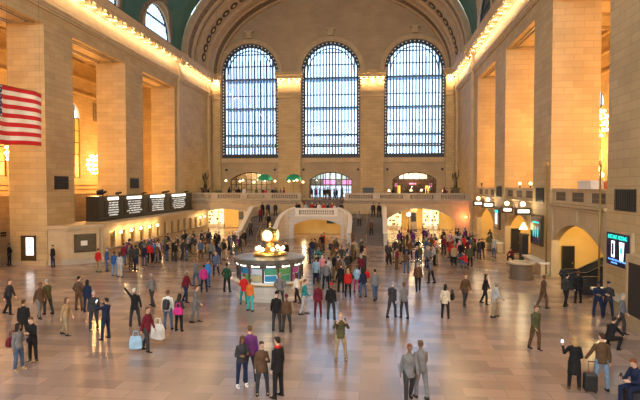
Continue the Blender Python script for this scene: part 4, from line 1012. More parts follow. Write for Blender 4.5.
# facing -Y. arms / legs: direction vectors (x is outward from the body)
POSES = {
 'stand':   dict(),
 'relaxed': dict(aL=((.22, .05, -1), (.12, -.35, -1)), aR=((.2, .1, -1), (.1, -.2, -1)), lL=((.10, -.06, -1), (.05, .04, -1)), lR=((.16, .05, -1), (.06, .10, -1))),
 'pockets': dict(aL=((.5, .25, -1), (-.45, -.55, -1)), aR=((.5, .25, -1), (-.45, -.55, -1)), lL=((.14, 0, -1), (.08, 0, -1)), lR=((.14, 0, -1), (.08, 0, -1))),
 'phone':   dict(aL=((.25, -.25, -1), (-.35, -1, .35)), aR=((.25, -.1, -1), (-.5, -1, .15)), head=(.35, 0), lean=3),
 'phone_up': dict(aL=((.5, -.35, -.8), (.2, -.5, 1)), aR=((.25, -.1, -1), (-.3, -.6, -.5)), head=(.0, .3)),
 'camera':  dict(aL=((.35, -1, -.35), (-.45, -.6, .95)), aR=((.35, -1, -.35), (-.45, -.6, .95)), head=(-.05, 0), lean=-4, lL=((.16, 0, -1), (.1, 0, -1)), lR=((.14, -.1, -1), (.05, .05, -1))),
 'walk':    dict(aL=((.18, -.25, -1), (.0, -.45, -1)), aR=((.2, .3, -1), (.08, .1, -1)), lL=((.05, .26, -1), (.0, .48, -1)), lR=((.05, -.3, -1), (0, .0, -1)), lean=4),
 'walk2':   dict(aL=((.2, .4, -1), (.05, .0, -1)), aR=((.18, -.3, -1), (.0, -.9, -.8)), lL=((.04, -.22, -1), (0, .0, -1)), lR=((.06, .16, -1), (0, .36, -1)), lean=4, head=(.1, .2)),
 'point':   dict(aL=((.8, -.5, .75), (.8, -.55, .8)), aR=((.3, .1, -1), (.1, -.2, -1)), head=(-.25, -.4), lL=((.18, 0, -1), (.1, 0, -1)), lR=((.18, 0, -1), (.1, 0, -1))),
 'crossed': dict(aL=((.3, -.35, -1), (-1, -.55, .12)), aR=((.3, -.35, -1), (-1, -.6, .0)), lL=((.16, -.02, -1), (.08, .04, -1)), lR=((.16, .02, -1), (.08, .04, -1)), lean=-2),
 'talk':    dict(aL=((.25, -.1, -1), (-.2, -.9, .5)), aR=((.2, .1, -1), (.05, -.15, -1)), head=(.08, .5), lL=((.16, 0, -1), (.06, .02, -1)), lR=((.10, -.1, -1), (.05, .12, -1))),
 'reach':   dict(aL=((.55, -.1, -1), (.55, -.25, -.9)), aR=((.2, .05, -1), (.1, -.15, -1)), head=(.02, .5), lL=((.14, 0, -1), (.06, 0, -1)), lR=((.14, .03, -1), (.06, .03, -1))),
 'sit':     dict(aL=((.2, -.45, -1), (-.25, -1, .15)), aR=((.2, -.45, -1), (-.3, -1, .2)), head=(.4, 0), lean=10, lL=((.15, -1, -.05), (.0, .08, -1)), lR=((.2, -1, -.12), (.02, .02, -1))),
 'crouch':  dict(aL=((.15, -.8, -.8), (-.3, -.9, .2)), aR=((.15, -.7, -.8), (-.1, -.8, -.6)), head=(.2, 0), lean=22, lL=((.3, -1, .12), (.0, .62, -.95)), lR=((.3, -1, -.02), (.0, .5, -1))),
}
TH, SH, UA, FA = .43, .42, .295, .255
ARCH = {}
def build_arch(key, pose, fem, coat, vox, fingers):
    """returns meshes for one body type in one pose; coat: 0 short jacket, 1 hip-length coat, 2 long coat"""
    P = dict(aL=((.16, .05, -1), (.06, -.18, -1)), aR=((.16, .05, -1), (.06, -.18, -1)), lL=((.09, 0, -1), (.05, .03, -1)), lR=((.09, .0, -1), (.05, .03, -1)), head=(.05, 0), lean=1)
    P.update(POSES[pose])
    sw = .172 if fem else .19; hw = .095
    D = {}
    for side, sx in (('L', 1), ('R', -1)):
        t, s_ = [Vector(v).normalized() for v in P['l'+side]]; t.x *= sx; s_.x *= sx
        D['l'+side] = (t, s_)
    drop = max(-(D[k][0].z*TH+D[k][1].z*SH) for k in ('lL', 'lR')); pz = drop+.085
    if pose == 'crouch': pz = max(pz, .36)
    lean = radians(P['lean']); pv = V(0, 0, pz)
    RX = Matrix.Rotation(lean, 4, 'X')
    def T(p): return pv + RX @ (p)               # p relative to the hip line
    J = {}
    for side, sx in (('L', 1), ('R', -1)):
        h = pv+V(sx*hw, 0, -.02); k = h+D['l'+side][0]*TH; a = k+D['l'+side][1]*SH; J['l'+side] = (h, k, a)
        u, f = [Vector(v).normalized() for v in P['a'+side]]; u.x *= sx; f.x *= sx
        s0 = T(V(sx*(sw-.022), .0, .452)); e = s0+u*UA; w_ = e+f*FA; J['a'+side] = (s0, e, w_)
    hp, hy = P['head']
    nb = T(V(0, .005, .53)); HM = Matrix.Translation(T(V(0, -.01, .60))) @ Matrix.Rotation(lean*.4, 4, 'X') @ Matrix.Rotation(hy, 4, 'Z') @ Matrix.Rotation(hp, 4, 'X')
    def HT(x, y, z): return HM @ V(x, y, z)
    tor = ([(-.10, .0, .13, .10), (-.02, .0, .165 if fem else .155, .118), (.08, 0, .155 if fem else .15, .108), (.20, 0, .125 if fem else .142, .095), (.32, -.005, .145 if fem else .158, .112), (.41, 0, .148 if fem else .165, .105), (.46, .003, .135 if fem else .15, .092), (.50, .006, .10 if fem else .11, .072), (.53, .008, .068, .056), (.56, .005, .052, .050)])
    q = MB(); stack(q, tor, T)
    for side in 'LR':
        h, k, a = J['l'+side]; limb(q, [h, (h+k)/2, k], [.088, .075, .055]); limb(q, [k, k*.6+a*.4, a], [.054, .055, .036])
        toe = V(0, -1, 0); q.ball(a+V(0, -.055, -.035), (.042, .115, .04), 12, 8)
        s0, e, w_ = J['a'+side]; limb(q, [s0, (s0+e)/2, e], [.056, .047, .038]); limb(q, [e, e*.65+w_*.35, w_], [.039, .038, .026])
        # hand: palm and five fingers
        f = (w_-e).normalized(); sx = 1 if side == 'L' else -1
        inw = V(-sx, 0, 0); inw = (inw-f*inw.dot(f)).normalized() if abs(f.x) < .9 else V(0, 0, -1)
        side_v = f.cross(inw)*sx; side_v.normalize()         # towards the thumb side
        if side_v.y > 0 and abs(f.z) > .5: side_v = -side_v
        if side_v.z < 0 and abs(f.z) <= .5: side_v = -side_v
        kn = w_+f*.085
        for i, off in enumerate((.030, .010, -.010, -.029)):
            kk = kn+side_v*off - f*(.004*abs(i-1)); limb(q, [w_+side_v*off*.55+f*.01, kk], [.016, .0125], 8)
            if fingers:
                L = (.040, .045, .042, .033)[i]; c1 = (f+inw*(.35+.1*i)).normalized(); c2 = (f*.6+inw*(.9)).normalized()
                p1 = kk+c1*L; p2 = p1+c2*L*.85; limb(q, [kk, p1, p2], [.0095, .0088, .0078], 8)
        if fingers:
            b0 = w_+side_v*.022+f*.025; b1 = b0+(side_v*.75+f*.6+inw*.35).normalized()*.042; b2 = b1+(f*.9+side_v*.1+inw*.5).normalized()*.032
            limb(q, [b0, b1, b2], [.0135, .011, .009], 8)
        else: limb(q, [kn, kn+(f+inw*.4).normalized()*.06], [.026, .015], 8)
    limb(q, [nb-V(0, 0, .03), HT(0, .012, .03)], [.058, .052])
    # head: cranium, face, jaw, nose, ears, brow, lips
    def he(c, r): 
        q2 = MB(); q2.ball((0, 0, 0), r, 18, 12); vm = {v: q.bm.verts.new(HM @ (v.co+V(*c))) for v in q2.bm.verts}
        for f_ in q2.bm.faces: q.bm.faces.new([vm[v] for v in f_.verts])
        q2.bm.free()
    he((0, .012, .150), (.076, .094, .088)); he((0, -.012, .098), (.062, .078, .082)); he((0, -.052, .045), (.034, .034, .026)); he((0, -.035, .075), (.048, .05, .05))
    he((0, -.096, .098), (.0115, .018, .022)); he((0, -.103, .088), (.014, .014, .010)); he((0, -.076, .140), (.048, .018, .012)); he((0, -.083, .063), (.023, .010, .008))
    for sx in (1, -1): he((sx*.077, .008, .105), (.011, .02, .03))
    body = remesh(q.bm, key+'_body', vox, 1)
    hminv = HM.inverted()
    # face colours by place: eyes and lips
    body.materials.append(None); body.materials.append(EYE); body.materials.append(LIP)
    for p in body.polygons:
        c = hminv @ p.center
        if c.y < -.05 and .03 < c.z < .16:
            if min((c-V(sx*.032, -.08, .12)).length for sx in (1, -1)) < .0135: p.material_index = 1
            elif abs(c.z-.062) < .007 and abs(c.x) < .022: p.material_index = 2
    # garments
    q = MB(); g = .022
    rows = [(z, cy, rx+g, ry+g*1.1) for z, cy, rx, ry in tor if z > -.05][:-2]
    hem = {0: -.06, 1: -.17, 2: -.42}[coat]
    low = [(hem, 0, .185+(.03 if coat == 2 else 0), .15+(.03 if coat == 2 else 0)), (-.04, 0, .19, .148)]
    if coat == 0: low = [(-.10, 0, .178, .14), (-.04, 0, .185, .142)]
    if pose in ('sit', 'crouch'): low = [(-.06, 0, .17, .14), (-.03, 0, .185, .142)]
    rows = low + rows + [(.53, .008, .080, .070), (.575, .01, .064, .060)]
    stack(q, rows, T)
    for side in 'LR':
        s0, e, w_ = J['a'+side]; wr = w_-(w_-e).normalized()*.015
        limb(q, [s0+V(0, 0, -.005), (s0+e)/2, e], [.064, .060, .055]); limb(q, [e, (e+wr)/2], [.055, .05]); q.tube([e, (e+wr)/2, wr], [.054, .049, .043], 12)
        q.bm.verts.ensure_lookup_table()
    jacket = remesh(q.bm, key+'_jacket', max(vox, .014), 2); jacket.materials.append(None)
    q = MB(); stack(q, [(-.12, 0, .155, .115), (-.02, 0, .178, .13), (.06, 0, .165, .12), (.10, 0, .158, .115)], T)
    for side in 'LR':
        h, k, a = J['l'+side]; an = a+V(0, 0, -.01)
        limb(q, [h, (h+k)/2, k], [.102, .09, .07]); limb(q, [k, k*.55+an*.45], [.069, .066]); q.tube([k, k*.55+an*.45, an], [.069, .066, .060 if not fem else .054], 12)
    trousers = remesh(q.bm, key+'_trousers', max(vox, .014), 1); trousers.materials.append(None)
    shoes = []
    for side in 'LR':
        q = MB(); a = J['l'+side][2]
        q.rings([[a+V(cos(t)*w_*1., yy, zz) if 0 else a+V(w_*cos(t), yy+ly*sin(t), zz) for t in [2*pi*k/14 for k in range(14)]] for zz, w_, yy, ly in ((-.085, .052, -.06, .15), (-.06, .056, -.06, .152), (-.035, .052, -.055, .135), (-.005, .05, -.02, .085), (.035, .05, 0, .056))])
        s_ = q.build(key+'_shoe', [None] if 0 else BLACK, None, smooth=True); me = s_.data; bpy.data.objects.remove(s_); shoes.append(me)
    def hairmesh(style):
        q = MB()
        def hb(c, r, n=16):
            q2 = MB(); q2.ball((0, 0, 0), r, n, 12); vm = {v: q.bm.verts.new(HM @ (v.co+V(*c))) for v in q2.bm.verts}
            for f_ in q2.bm.faces: q.bm.faces.new([vm[v] for v in f_.verts])
            q2.bm.free()
        if style == 'short': hb((0, .026, .163), (.083, .092, .087)); hb((0, .055, .115), (.074, .058, .06)); hb((0, -.045, .205), (.058, .04, .032))
        if style == 'long':
            hb((0, .026, .160), (.088, .098, .092)); hb((0, .062, .08), (.082, .055, .11)); hb((0, .07, -.02), (.085, .042, .11)); hb((0, -.042, .207), (.06, .04, .03))
            for sx in (1, -1): hb((sx*.07, .0, .09), (.022, .045, .09)); hb((sx*.068, .01, .0), (.028, .035, .07))
        if style == 'bun': hb((0, .026, .160), (.084, .094, .088)); hb((0, .055, .105), (.074, .055, .07)); hb((0, .125, .17), (.042, .042, .042)); hb((0, -.045, .205), (.058, .038, .03))
        if style == 'beanie': hb((0, .012, .178), (.089, .103, .082)); hb((0, .012, .150), (.091, .106, .028)); hb((0, .015, .27), (.03, .03, .028))
        if style == 'hood': hb((0, .04, .15), (.098, .098, .105)); hb((0, .07, .05), (.10, .07, .09))
        if style == 'cap': hb((0, .012, .180), (.086, .1, .07)); hb((0, -.10, .165), (.06, .06, .010))
        r = remesh(q.bm, key+'_hair_'+style, .011, 1); r.materials.append(None); return r
    A = dict(body=body, jacket=jacket, trousers=trousers, shoes=shoes, hm=hairmesh, hair={}, J=J, T=T, HM=HM)
    ARCH[key] = A; return A
EYE = mat('eye_dark', (.03, .02, .015), .3); LIP = mat('lip', (.45, .16, .13), .5)
SKINS = [mat('skin_light', (.62, .38, .27), .5), mat('skin_tan', (.48, .28, .18), .5), mat('skin_brown', (.20, .105, .06), .5), mat('skin_pale', (.70, .46, .35), .5)]
HAIRC = {'black': (.012, .010, .009), 'dark brown': (.045, .024, .014), 'brown': (.11, .055, .028), 'blond': (.42, .27, .12), 'grey': (.32, .31, .30), 'auburn': (.19, .055, .02), 'white': (.62, .6, .58)}
CLO = {'black': (.012, .012, .014), 'charcoal': (.035, .035, .04), 'navy': (.012, .02, .055), 'blue': (.03, .09, .30), 'bright blue': (.03, .20, .60), 'grey': (.16, .16, .17), 'light grey': (.40, .40, .42), 'white': (.72, .72, .72), 'red': (.48, .018, .018),
       'maroon': (.13, .012, .025), 'olive': (.08, .075, .035), 'brown': (.10, .055, .03), 'tan': (.38, .26, .15), 'cream': (.60, .52, .40), 'teal': (.02, .20, .21), 'purple': (.12, .03, .16), 'magenta': (.50, .03, .20), 'orange': (.60, .17, .03), 'light blue': (.28, .45, .62),
       'dark green': (.015, .06, .03), 'denim': (.06, .10, .19), 'faded denim': (.17, .26, .38), 'khaki': (.30, .23, .14), 'pink': (.62, .25, .30), 'turquoise': (.05, .42, .45)}
CM = {}
def cm(n, kind='cloth'):
    k = (n, kind)
    if k not in CM:
        c = (HAIRC if kind == 'hair' else CLO)[n]
        CM[k] = mat('%s_%s' % (kind, n.replace(' ', '_')), c, .85 if kind == 'cloth' else .5, noise=.22, nscale=7, bump=.35, spec=.25)
    return CM[k]
NP = 0; SEEN = {}; PEOPLE = []
def slot(o, i, m):
    o.material_slots[i].link = 'OBJECT'; o.material_slots[i].material = m
def person(label, x, y, rz, pose='stand', top='black', legs='charcoal', hair='dark brown', style='short', fem=False, coat=0, skin=None, z=0., h=1.0, group=None, shoe='black', fine=False, extra=None):
    """rz in degrees: 0 faces the viewer, 180 faces away, 90 faces right"""
    global NP
    key = '%s%d%d%d' % (pose, fem, coat, fine)
    A = ARCH.get(key) or build_arch(key, pose, fem, coat, .0095 if fine else .0145, fine)
    if style not in A['hair']: A['hair'][style] = A['hm'](style)
    b = link(bpy.data.objects.new('person', A['body'])); slot(b, 0, skin if skin is not None else SKINS[(NP*7+3) % 4 if (NP % 5) else 2]); NP += 1
    b.location = (x, y, z); b.rotation_euler = (0, 0, radians(rz)); hh = h*(.94 if fem else 1.); b.scale = (hh, hh, hh)
    tag(b, label, 'person', group)
    def kid(n, me, m):
        o = link(bpy.data.objects.new(n, me), b)
        if len(me.materials): slot(o, 0, m)
        return o
    kid({0: 'jacket', 1: 'jacket', 2: 'long_coat'}[coat], A['jacket'], cm(top)); kid('trousers', A['trousers'], cm(legs))
    kid({'beanie': 'knit_hat', 'hood': 'hood', 'cap': 'cap'}.get(style, 'hair'), A['hair'][style], cm(hair, 'hair' if style in ('short', 'long', 'bun') else 'cloth'))
    for s_ in A['shoes']: kid('shoe', s_, cm(shoe))
    PEOPLE.append((x, y, b)); b_A[b.name] = A
    return b
b_A = {}
def hand_at(b, side='L', up=.07):
    A = b_A[b.name]; s0, e, w_ = A['J']['a'+side]; p = w_+(w_-e).normalized()*up
    M = Matrix.Translation(b.location) @ Matrix.Rotation(b.rotation_euler.z, 4, 'Z') @ Matrix.Scale(b.scale.x, 4)
    return M @ p, b.rotation_euler.z
PHS = mat('phone_screen', (.8, .9, 1), emit=(.75, .88, 1), es=2.0)
def phone(b, label, lit=True, side='L'):
    p, rz = hand_at(b, side); t = empty('phone', p, rz, label, 'phone')
    q = MB(); q.box(-.04, .04, -.012, .0, -.01, .14); q.build('case', BLACK, t)
    q = MB(); q.box(-.035, .035, .0, .003, .0, .13); q.build('screen', PHS if lit else BLACK, t); t.rotation_euler = (radians(-25), 0, rz)
def bag(x, y, z, rz, col, label, kind='handbag', s=1.):
    t = empty(kind, (x, y, z), radians(rz), label, 'bag'); m = cm(col); t.scale = (s, s, s)
    if kind == 'backpack':
        q = MB(); q.rings([[(w*cos(a)*(abs(cos(a))**-.35 if abs(cos(a)) > .05 else 1), d*sin(a), zz) for a in [2*pi*k/16+.01 for k in range(16)]] for zz, w, d in ((0, .12, .07), (.04, .15, .10), (.3, .15, .10), (.42, .12, .08), (.47, .05, .03))]); q.build('body', m, t, smooth=True)
        q = MB(); q.rings([[(w*cos(a), -.10+d*sin(a), zz) for a in [2*pi*k/12 for k in range(12)]] for zz, w, d in ((.04, .09, .03), (.08, .11, .05), (.2, .11, .05), (.23, .09, .02))]); q.build('pocket', m, t, smooth=True)
        for sx in (1, -1):
            q = MB(); q.tube([(sx*.1, .08, .05), (sx*.12, .16, .2), (sx*.1, .12, .42)], .018, 6); q.build('strap', m, t)
    else:
        W, H = (.17, .26) if kind == 'handbag' else (.2, .42)
        q = MB(); q.rings([[(w*sx, d*sy, zz) for sx, sy in ((-1, -1), (-.3, -1.2), (.3, -1.2), (1, -1), (1, 1), (.3, 1.2), (-.3, 1.2), (-1, 1))] for zz, w, d in ((0, W*.8, .05), (.04, W, .07), (H*.7, W*.98, .06), (H, W*.8, .03))]); q.build('body', m, t, smooth=False)
        for sy in (1, -1):
            q = MB(); q.tube([(-W*.5, .03*sy, H-.02), (-W*.35, .02*sy, H+.16), (W*.35, .02*sy, H+.16), (W*.5, .03*sy, H-.02)], .010, 6); q.build('handle', m, t)
    return t
def at(px, py, z=0.): return floor_at(px, py, z)[:2]
# ---- people one can single out in the foreground
def P(px, py, label, rz, **k):
    x, y = at(px, py); return person(label, x, y, rz, **k)
w1 = P(574, 389, 'blond woman in a black coat and brown boots holding up a lit phone, bottom right', 165, pose='phone_up', top='black', legs='black', hair='blond', style='long', fem=True, coat=2, shoe='brown', fine=True, skin=SKINS[3], h=1.02)
phone(w1, 'bright lit phone held up by the blond woman at bottom right', side='L')
m1 = P(601, 390, 'man in a dark brown jacket and jeans gripping a suitcase handle, bottom right', 175, pose='reach', top='brown', legs='faded denim', hair='dark brown', fine=True, skin=SKINS[0], h=1.03)
x, y = at(590, 392)
t = empty('suitcase', (x, y, 0), radians(175), 'black upright wheeled suitcase standing between the couple at bottom right', 'suitcase')
q = MB(); q.rings([[(w_*sx, d*sy, zz) for sx, sy in ((-1, -.8), (-.85, -1), (.85, -1), (1, -.8), (1, .8), (.85, 1), (-.85, 1), (-1, .8))] for zz, w_, d in ((.06, .17, .11), (.09, .19, .13), (.55, .19, .13), (.6, .16, .10))]); q.build('shell', BLACK, t, smooth=False)
for sx in (-.09, .09):
    q = MB(); q.tube([(sx, .1, .58), (sx, .1, 1.0)], .01, 6); q.build('rod', MT['step_metal'], t)
q = MB(); q.tube([(-.1, .1, 1.0), (.1, .1, 1.0)], .018, 8); q.build('handle', BLACK, t)
for sx in (-.14, .14):
    q = MB(); q.rings([[(sx+dx, .08+.035*cos(a), .036+.035*sin(a)) for a in [2*pi*k/12 for k in range(12)]] for dx in (-.015, .015)]); q.build('wheel', BLACK, t)
q = MB(); q.box(-.13, .13, -.155, -.13, .15, .4); q.build('pocket', cm('charcoal'), t)
x, y = at(637, 404)
t = empty('duffel_bag', (x, y+.1, 0), 0, 'low black bag used as a seat at the bottom right corner', 'bag'); q = MB(); q.box(-.25, .25, -.2, .2, 0, .36); q.build('body', cm('charcoal'), t); q = MB(); q.box(-.26, .26, -.21, .21, .36, .40); q.build('flap', BLACK, t)
s1 = person('seated man in a navy jacket looking down at a phone, bottom right corner', x, y, -70, pose='sit', top='navy', legs='navy', hair='auburn', fine=True, skin=SKINS[0])
phone(s1, 'white lit phone held by the seated man at the bottom right corner', side='R')
P(609, 349, 'crouched person in a black coat behind the couple with the suitcase', 120, pose='crouch', top='black', legs='black', hair='black', fine=True)
P(621, 333, 'grey-haired person in a grey coat beside the wall at the right edge', 60, pose='walk', top='grey', legs='charcoal', hair='grey', coat=1)
P(598, 317, 'police officer in dark uniform with folded arms by the right wall', -20, pose='crossed', top='navy', legs='navy', hair='navy', style='cap', fine=True)
P(608, 317, 'second police officer in dark uniform leaning nearer the right wall', -35, pose='crossed', top='charcoal', legs='navy', hair='navy', style='cap', fine=True)
P(606, 398 - 60, 'person in a black hood behind the crouched figure at right', 150, pose='pockets', top='black', legs='black', hair='black', style='hood') if 0 else None
p1 = P(340.5, 360, 'man in a dark jacket and khaki trousers photographing with raised hands, centre foreground', 8, pose='camera', top='olive', legs='khaki', hair='blond', fine=True, shoe='brown', skin=SKINS[0])
phone(p1, 'small camera held at the face of the man in khaki trousers', False)
P(278, 397, 'man in a black coat with a red scarf, foreground left of centre', -120, pose='stand', top='black', legs='black', hair='black', coat=1, fine=True, skin=SKINS[0], h=1.05)
x, y = at(278, 397); 
P(262, 394, 'woman in a dark patterned jacket beside the man with the red scarf', 15, pose='talk', top='brown', legs='charcoal', hair='dark brown', style='bun', fem=True, coat=1, fine=True, skin=SKINS[1])
P(242, 386, 'person in a dark top and white shoes standing left of the foreground pair', 30, pose='phone', top='charcoal', legs='navy', hair='brown', style='long', fem=True, fine=True, shoe='white')
P(250, 381, 'tall person in a purple jacket behind the white-shoed person', 200, pose='relaxed', top='purple', legs='charcoal', hair='brown', fine=True, h=1.05)
P(276.5, 331, 'person in a black jacket seen from behind, left of two before the booth', 175, pose='relaxed', top='black', legs='charcoal', hair='black', style='beanie', fine=True)
P(286.5, 332, 'person in a brown jacket and maroon hat, right of two before the booth', 190, pose='relaxed', top='brown', legs='charcoal', hair='maroon', style='beanie', fem=True, fine=True)
P(280, 305, 'man in a grey blazer and white shirt standing against the information booth counter', 0, pose='pockets', top='grey', legs='charcoal', hair='grey')
P(250, 311, 'person in an orange red top and turquoise trousers near the booth', 160, pose='relaxed', top='orange', legs='turquoise', hair='brown', fem=True)
P(244, 304, 'person in a red coat and pale green skirt leaning at the booth counter', 200, pose='talk', top='red', legs='teal', hair='brown', fem=True, coat=1)
P(227, 292, 'person in a green and black jacket left of the information booth', 170, pose='pockets', top='dark green', legs='black', hair='black')
P(297, 303, 'person in a white top and black trousers right of the information booth', -100, pose='walk', top='white', legs='black', hair='dark brown', fem=True, style='long')
P(304, 314, 'person in a teal and grey jacket striding right of the booth', 100, pose='walk2', top='teal', legs='light grey', hair='brown')
P(318, 316, 'person in a dusty maroon jacket standing in the blue light before the crowd', 10, pose='stand', top='maroon', legs='maroon', hair='brown', fem=True, coat=1)
P(331, 319, 'person in a black vest and checked trousers with a red knit hat', 170, pose='relaxed', top='black', legs='charcoal', hair='red', style='beanie')
P(348, 297, 'person in a bright red jacket standing at the near edge of the crowd', 180, pose='stand', top='red', legs='black', hair='blond', style='long', fem=True)
P(341, 292, 'person in a black coat left of the bright red jacket', 150, pose='talk', top='black', legs='black', hair='brown', coat=1)
P(363, 297, 'person in a navy jacket with a red shawl on the arm', -150, pose='relaxed', top='navy', legs='denim', hair='black', style='long', fem=True)
x, y = at(367, 292); bag(x, y, .85, 40, 'red', 'red shoulder bag beside the person in the navy jacket', 'tote_bag', .9)
P(357, 292, 'person in a light blue jacket between the red jacket and the red bag', 160, pose='talk', top='light blue', legs='magenta', hair='brown', fem=True)
P(326, 289, 'tall person in a grey puffer jacket at the left edge of the central crowd', 185, pose='pockets', top='grey', legs='black', hair='dark brown')
P(316, 284, 'person in a light blue coat at the left of the central crowd', 165, pose='stand', top='light blue', legs='navy', hair='dark brown', coat=1)
P(392, 317, 'person in a charcoal coat crossing the floor right of centre', 150, pose='walk', top='charcoal', legs='charcoal', hair='grey', coat=1)
P(404, 318, 'person in a grey top walking beside the charcoal coat right of centre', 200, pose='walk2', top='grey', legs='charcoal', hair='brown')
P(445, 318, 'woman in a pale coat and black tights with long dark hair and a shoulder bag', 160, pose='relaxed', top='cream', legs='black', hair='black', style='long', fem=True, coat=1, fine=True)
x, y = at(452, 316); bag(x, y, .82, 70, 'black', 'black shoulder bag at the hip of the woman in the pale coat', 'handbag', 1.2)
P(465, 306, 'person in a grey brown coat walking behind the woman in the pale coat', 20, pose='walk', top='brown', legs='charcoal', hair='brown', coat=1)
P(485, 304, 'person in a black coat with dark hair walking right of centre', 60, pose='walk', top='black', legs='black', hair='black', style='long', fem=True)
P(495, 317, 'person in a pale lilac jacket bending forward right of centre', 100, pose='walk2', top='light grey', legs='khaki', hair='grey', coat=1)
P(535, 349, 'lone person in a dark brown coat walking at right', 20, pose='walk2', top='olive', legs='brown', hair='brown', coat=1)
P(543, 308, 'person in a dark coat near the round kiosk, nearer the viewer', 100, pose='walk', top='brown', legs='brown', hair='brown')
P(566, 306, 'person in a dark jacket walking toward the escalator', 110, pose='walk2', top='charcoal', legs='black', hair='black')
P(578, 303, 'person in a black coat at the foot of the escalator', 190, pose='stand', top='black', legs='black', hair='brown', coat=1)
P(512, 262, 'seated person in a maroon coat behind the round kiosk', -40, pose='crouch', top='maroon', legs='black', hair='black')
P(494, 257, 'person in a pale shirt standing beside the third right pier', -60, pose='stand', top='light grey', legs='denim', hair='grey')
P(409, 401, 'person in a grey blue coat at the bottom edge right of centre', 10, pose='walk', top='grey', legs='charcoal', hair='auburn', coat=1)
P(421, 398, 'person in a mid grey jacket at the bottom edge beside the grey blue coat', 200, pose='walk2', top='grey', legs='grey', hair='brown')
# left foreground
g1 = P(106, 339, 'man in a navy jacket holding a camera to the face, left foreground', -110, pose='camera', top='navy', legs='navy', hair='black', fine=True)
phone(g1, 'small white camera raised by the man in the navy jacket', True)
P(94, 330, 'person in a dark grey jacket standing behind the man with the camera', 40, pose='stand', top='charcoal', legs='charcoal', hair='grey')
P(33, 361, 'person in a black jacket looking at a lit phone, right of three at far left', -10, pose='phone', top='black', legs='black', hair='brown', fem=True, fine=True, shoe='olive')
P(18.5, 370, 'woman in a grey jacket and jeans with a brown bag at far left', 80, pose='talk', top='grey', legs='denim', hair='black', style='long', fem=True, fine=True, shoe='tan')
x, y = at(13, 366); bag(x, y, .72, 80, 'maroon', 'brown leather shoulder bag on the woman in the grey jacket at far left', 'handbag', 1.3)
P(24, 342, 'man in a black suit behind the two women at far left', 190, pose='stand', top='black', legs='black', hair='dark brown', coat=1)
P(9, 314, 'person in a grey blue coat walking at the far left edge', 100, pose='walk', top='charcoal', legs='black', hair='brown')
P(79, 310, 'person in a dark brown jacket standing alone, left of the pair on the left floor', 170, pose='pockets', top='brown', legs='brown', hair='black')
P(87.5, 312, 'person with long dark hair in a navy dress, right of the left floor pair', 190, pose='stand', top='navy', legs='navy', hair='black', style='long', fem=True, coat=1)
P(40, 318, 'blurred looking person in a grey brown coat crossing at left', 70, pose='walk', top='brown', legs='grey', hair='brown', coat=1)
P(48, 314, 'person in an olive coat crossing at left', 250, pose='walk2', top='olive', legs='charcoal', hair='grey', coat=1)
P(66, 335, 'person in a tan coat walking left of the pair on the left floor', 90, pose='walk', top='tan', legs='khaki', hair='brown', fem=True, style='long')
P(135, 326, 'man in a dark suit pointing up with an outstretched arm, left foreground', 190, pose='point', top='black', legs='charcoal', hair='white', fine=True, coat=1)
P(147, 351, 'person in a maroon grey coat carrying two pale bags, left foreground', 80, pose='walk', top='maroon', legs='charcoal', hair='brown', coat=1)
x, y = at(136, 352); bag(x, y, .12, 15, 'light blue', 'pale blue white shopping bag carried at the left of the walking pair', 'shopping_bag', 1.2)
x, y = at(158, 343); bag(x, y, .15, -20, 'white', 'long white shopping bag hanging at the right of the walking pair', 'shopping_bag', 1.5)
P(168, 329, 'person in a white top with a dark backpack seen from behind at left', 185, pose='relaxed', top='white', legs='denim', hair='brown')
x, y = at(168, 330); bag(x, y-.22, .98, 5, 'charcoal', 'dark backpack worn over the white top at left', 'backpack')
P(179, 331, 'person in a grey jacket holding a magenta bag beside the dark backpack', 170, pose='phone', top='charcoal', legs='black', hair='black', style='long', fem=True)
x, y = at(181, 332); bag(x, y-.3, .85, 0, 'magenta', 'magenta bag held in front by the person beside the backpack', 'handbag', 1.2)
P(204, 292, 'person in a pink and blue jacket standing alone between queue and booth', 200, pose='relaxed', top='magenta', legs='navy', hair='black', fem=True)
P(208, 287, 'person in a bright blue jacket beside the pink and blue jacket', 150, pose='stand', top='bright blue', legs='blue', hair='brown')
P(104, 317, 'person in a dark coat walking behind the man with the camera', 100, pose='walk', top='olive', legs='charcoal', hair='brown') if 0 else None
P(196, 322, 'person in a pale grey green top striding left of the booth', 90, pose='walk2', top='grey', legs='grey', hair='brown')
P(152, 306, 'person in a grey jacket walking between the pointing man and the queue', 250, pose='walk', top='grey', legs='charcoal', hair='grey')
x, y = at(9.5, 265); person('man in a black suit leaning by the wall at the far left edge', x, y, -30, pose='pockets', top='black', legs='black', hair='black')
x, y = at(53, 267); person('person in a black jacket standing at the corner between pier and ticket office', x, y, -20, pose='stand', top='black', legs='navy', hair='black')
# queue people in colour
for px, py, top, legs, lab, st in ((98.5, 272, 'red', 'khaki', 'person in a red jacket at the near left end of the ticket queue', 'short'), (107, 271, 'blue', 'denim', 'person in a blue jacket beside the red jacket at the ticket queue', 'cap'), (114.5, 276, 'blue', 'faded denim', 'person in a royal blue top nearest the viewer at the ticket queue', 'short'), (120, 277, 'light grey', 'light grey', 'person in a pale grey coat beside the royal blue top', 'long'),
                          (154, 262, 'bright blue', 'navy', 'person in a bright blue jacket in the middle of the ticket queue', 'short'), (157.5, 260, 'white', 'black', 'person in a white top near the middle of the ticket queue', 'short'), (150, 263, 'red', 'black', 'person in a red and black top in the middle of the ticket queue', 'short')):
    P(px, py, lab, random.uniform(120, 240), pose=random.choice(('stand', 'relaxed')), top=top, legs=legs, hair='blue' if st == 'cap' else 'dark brown', style=st)
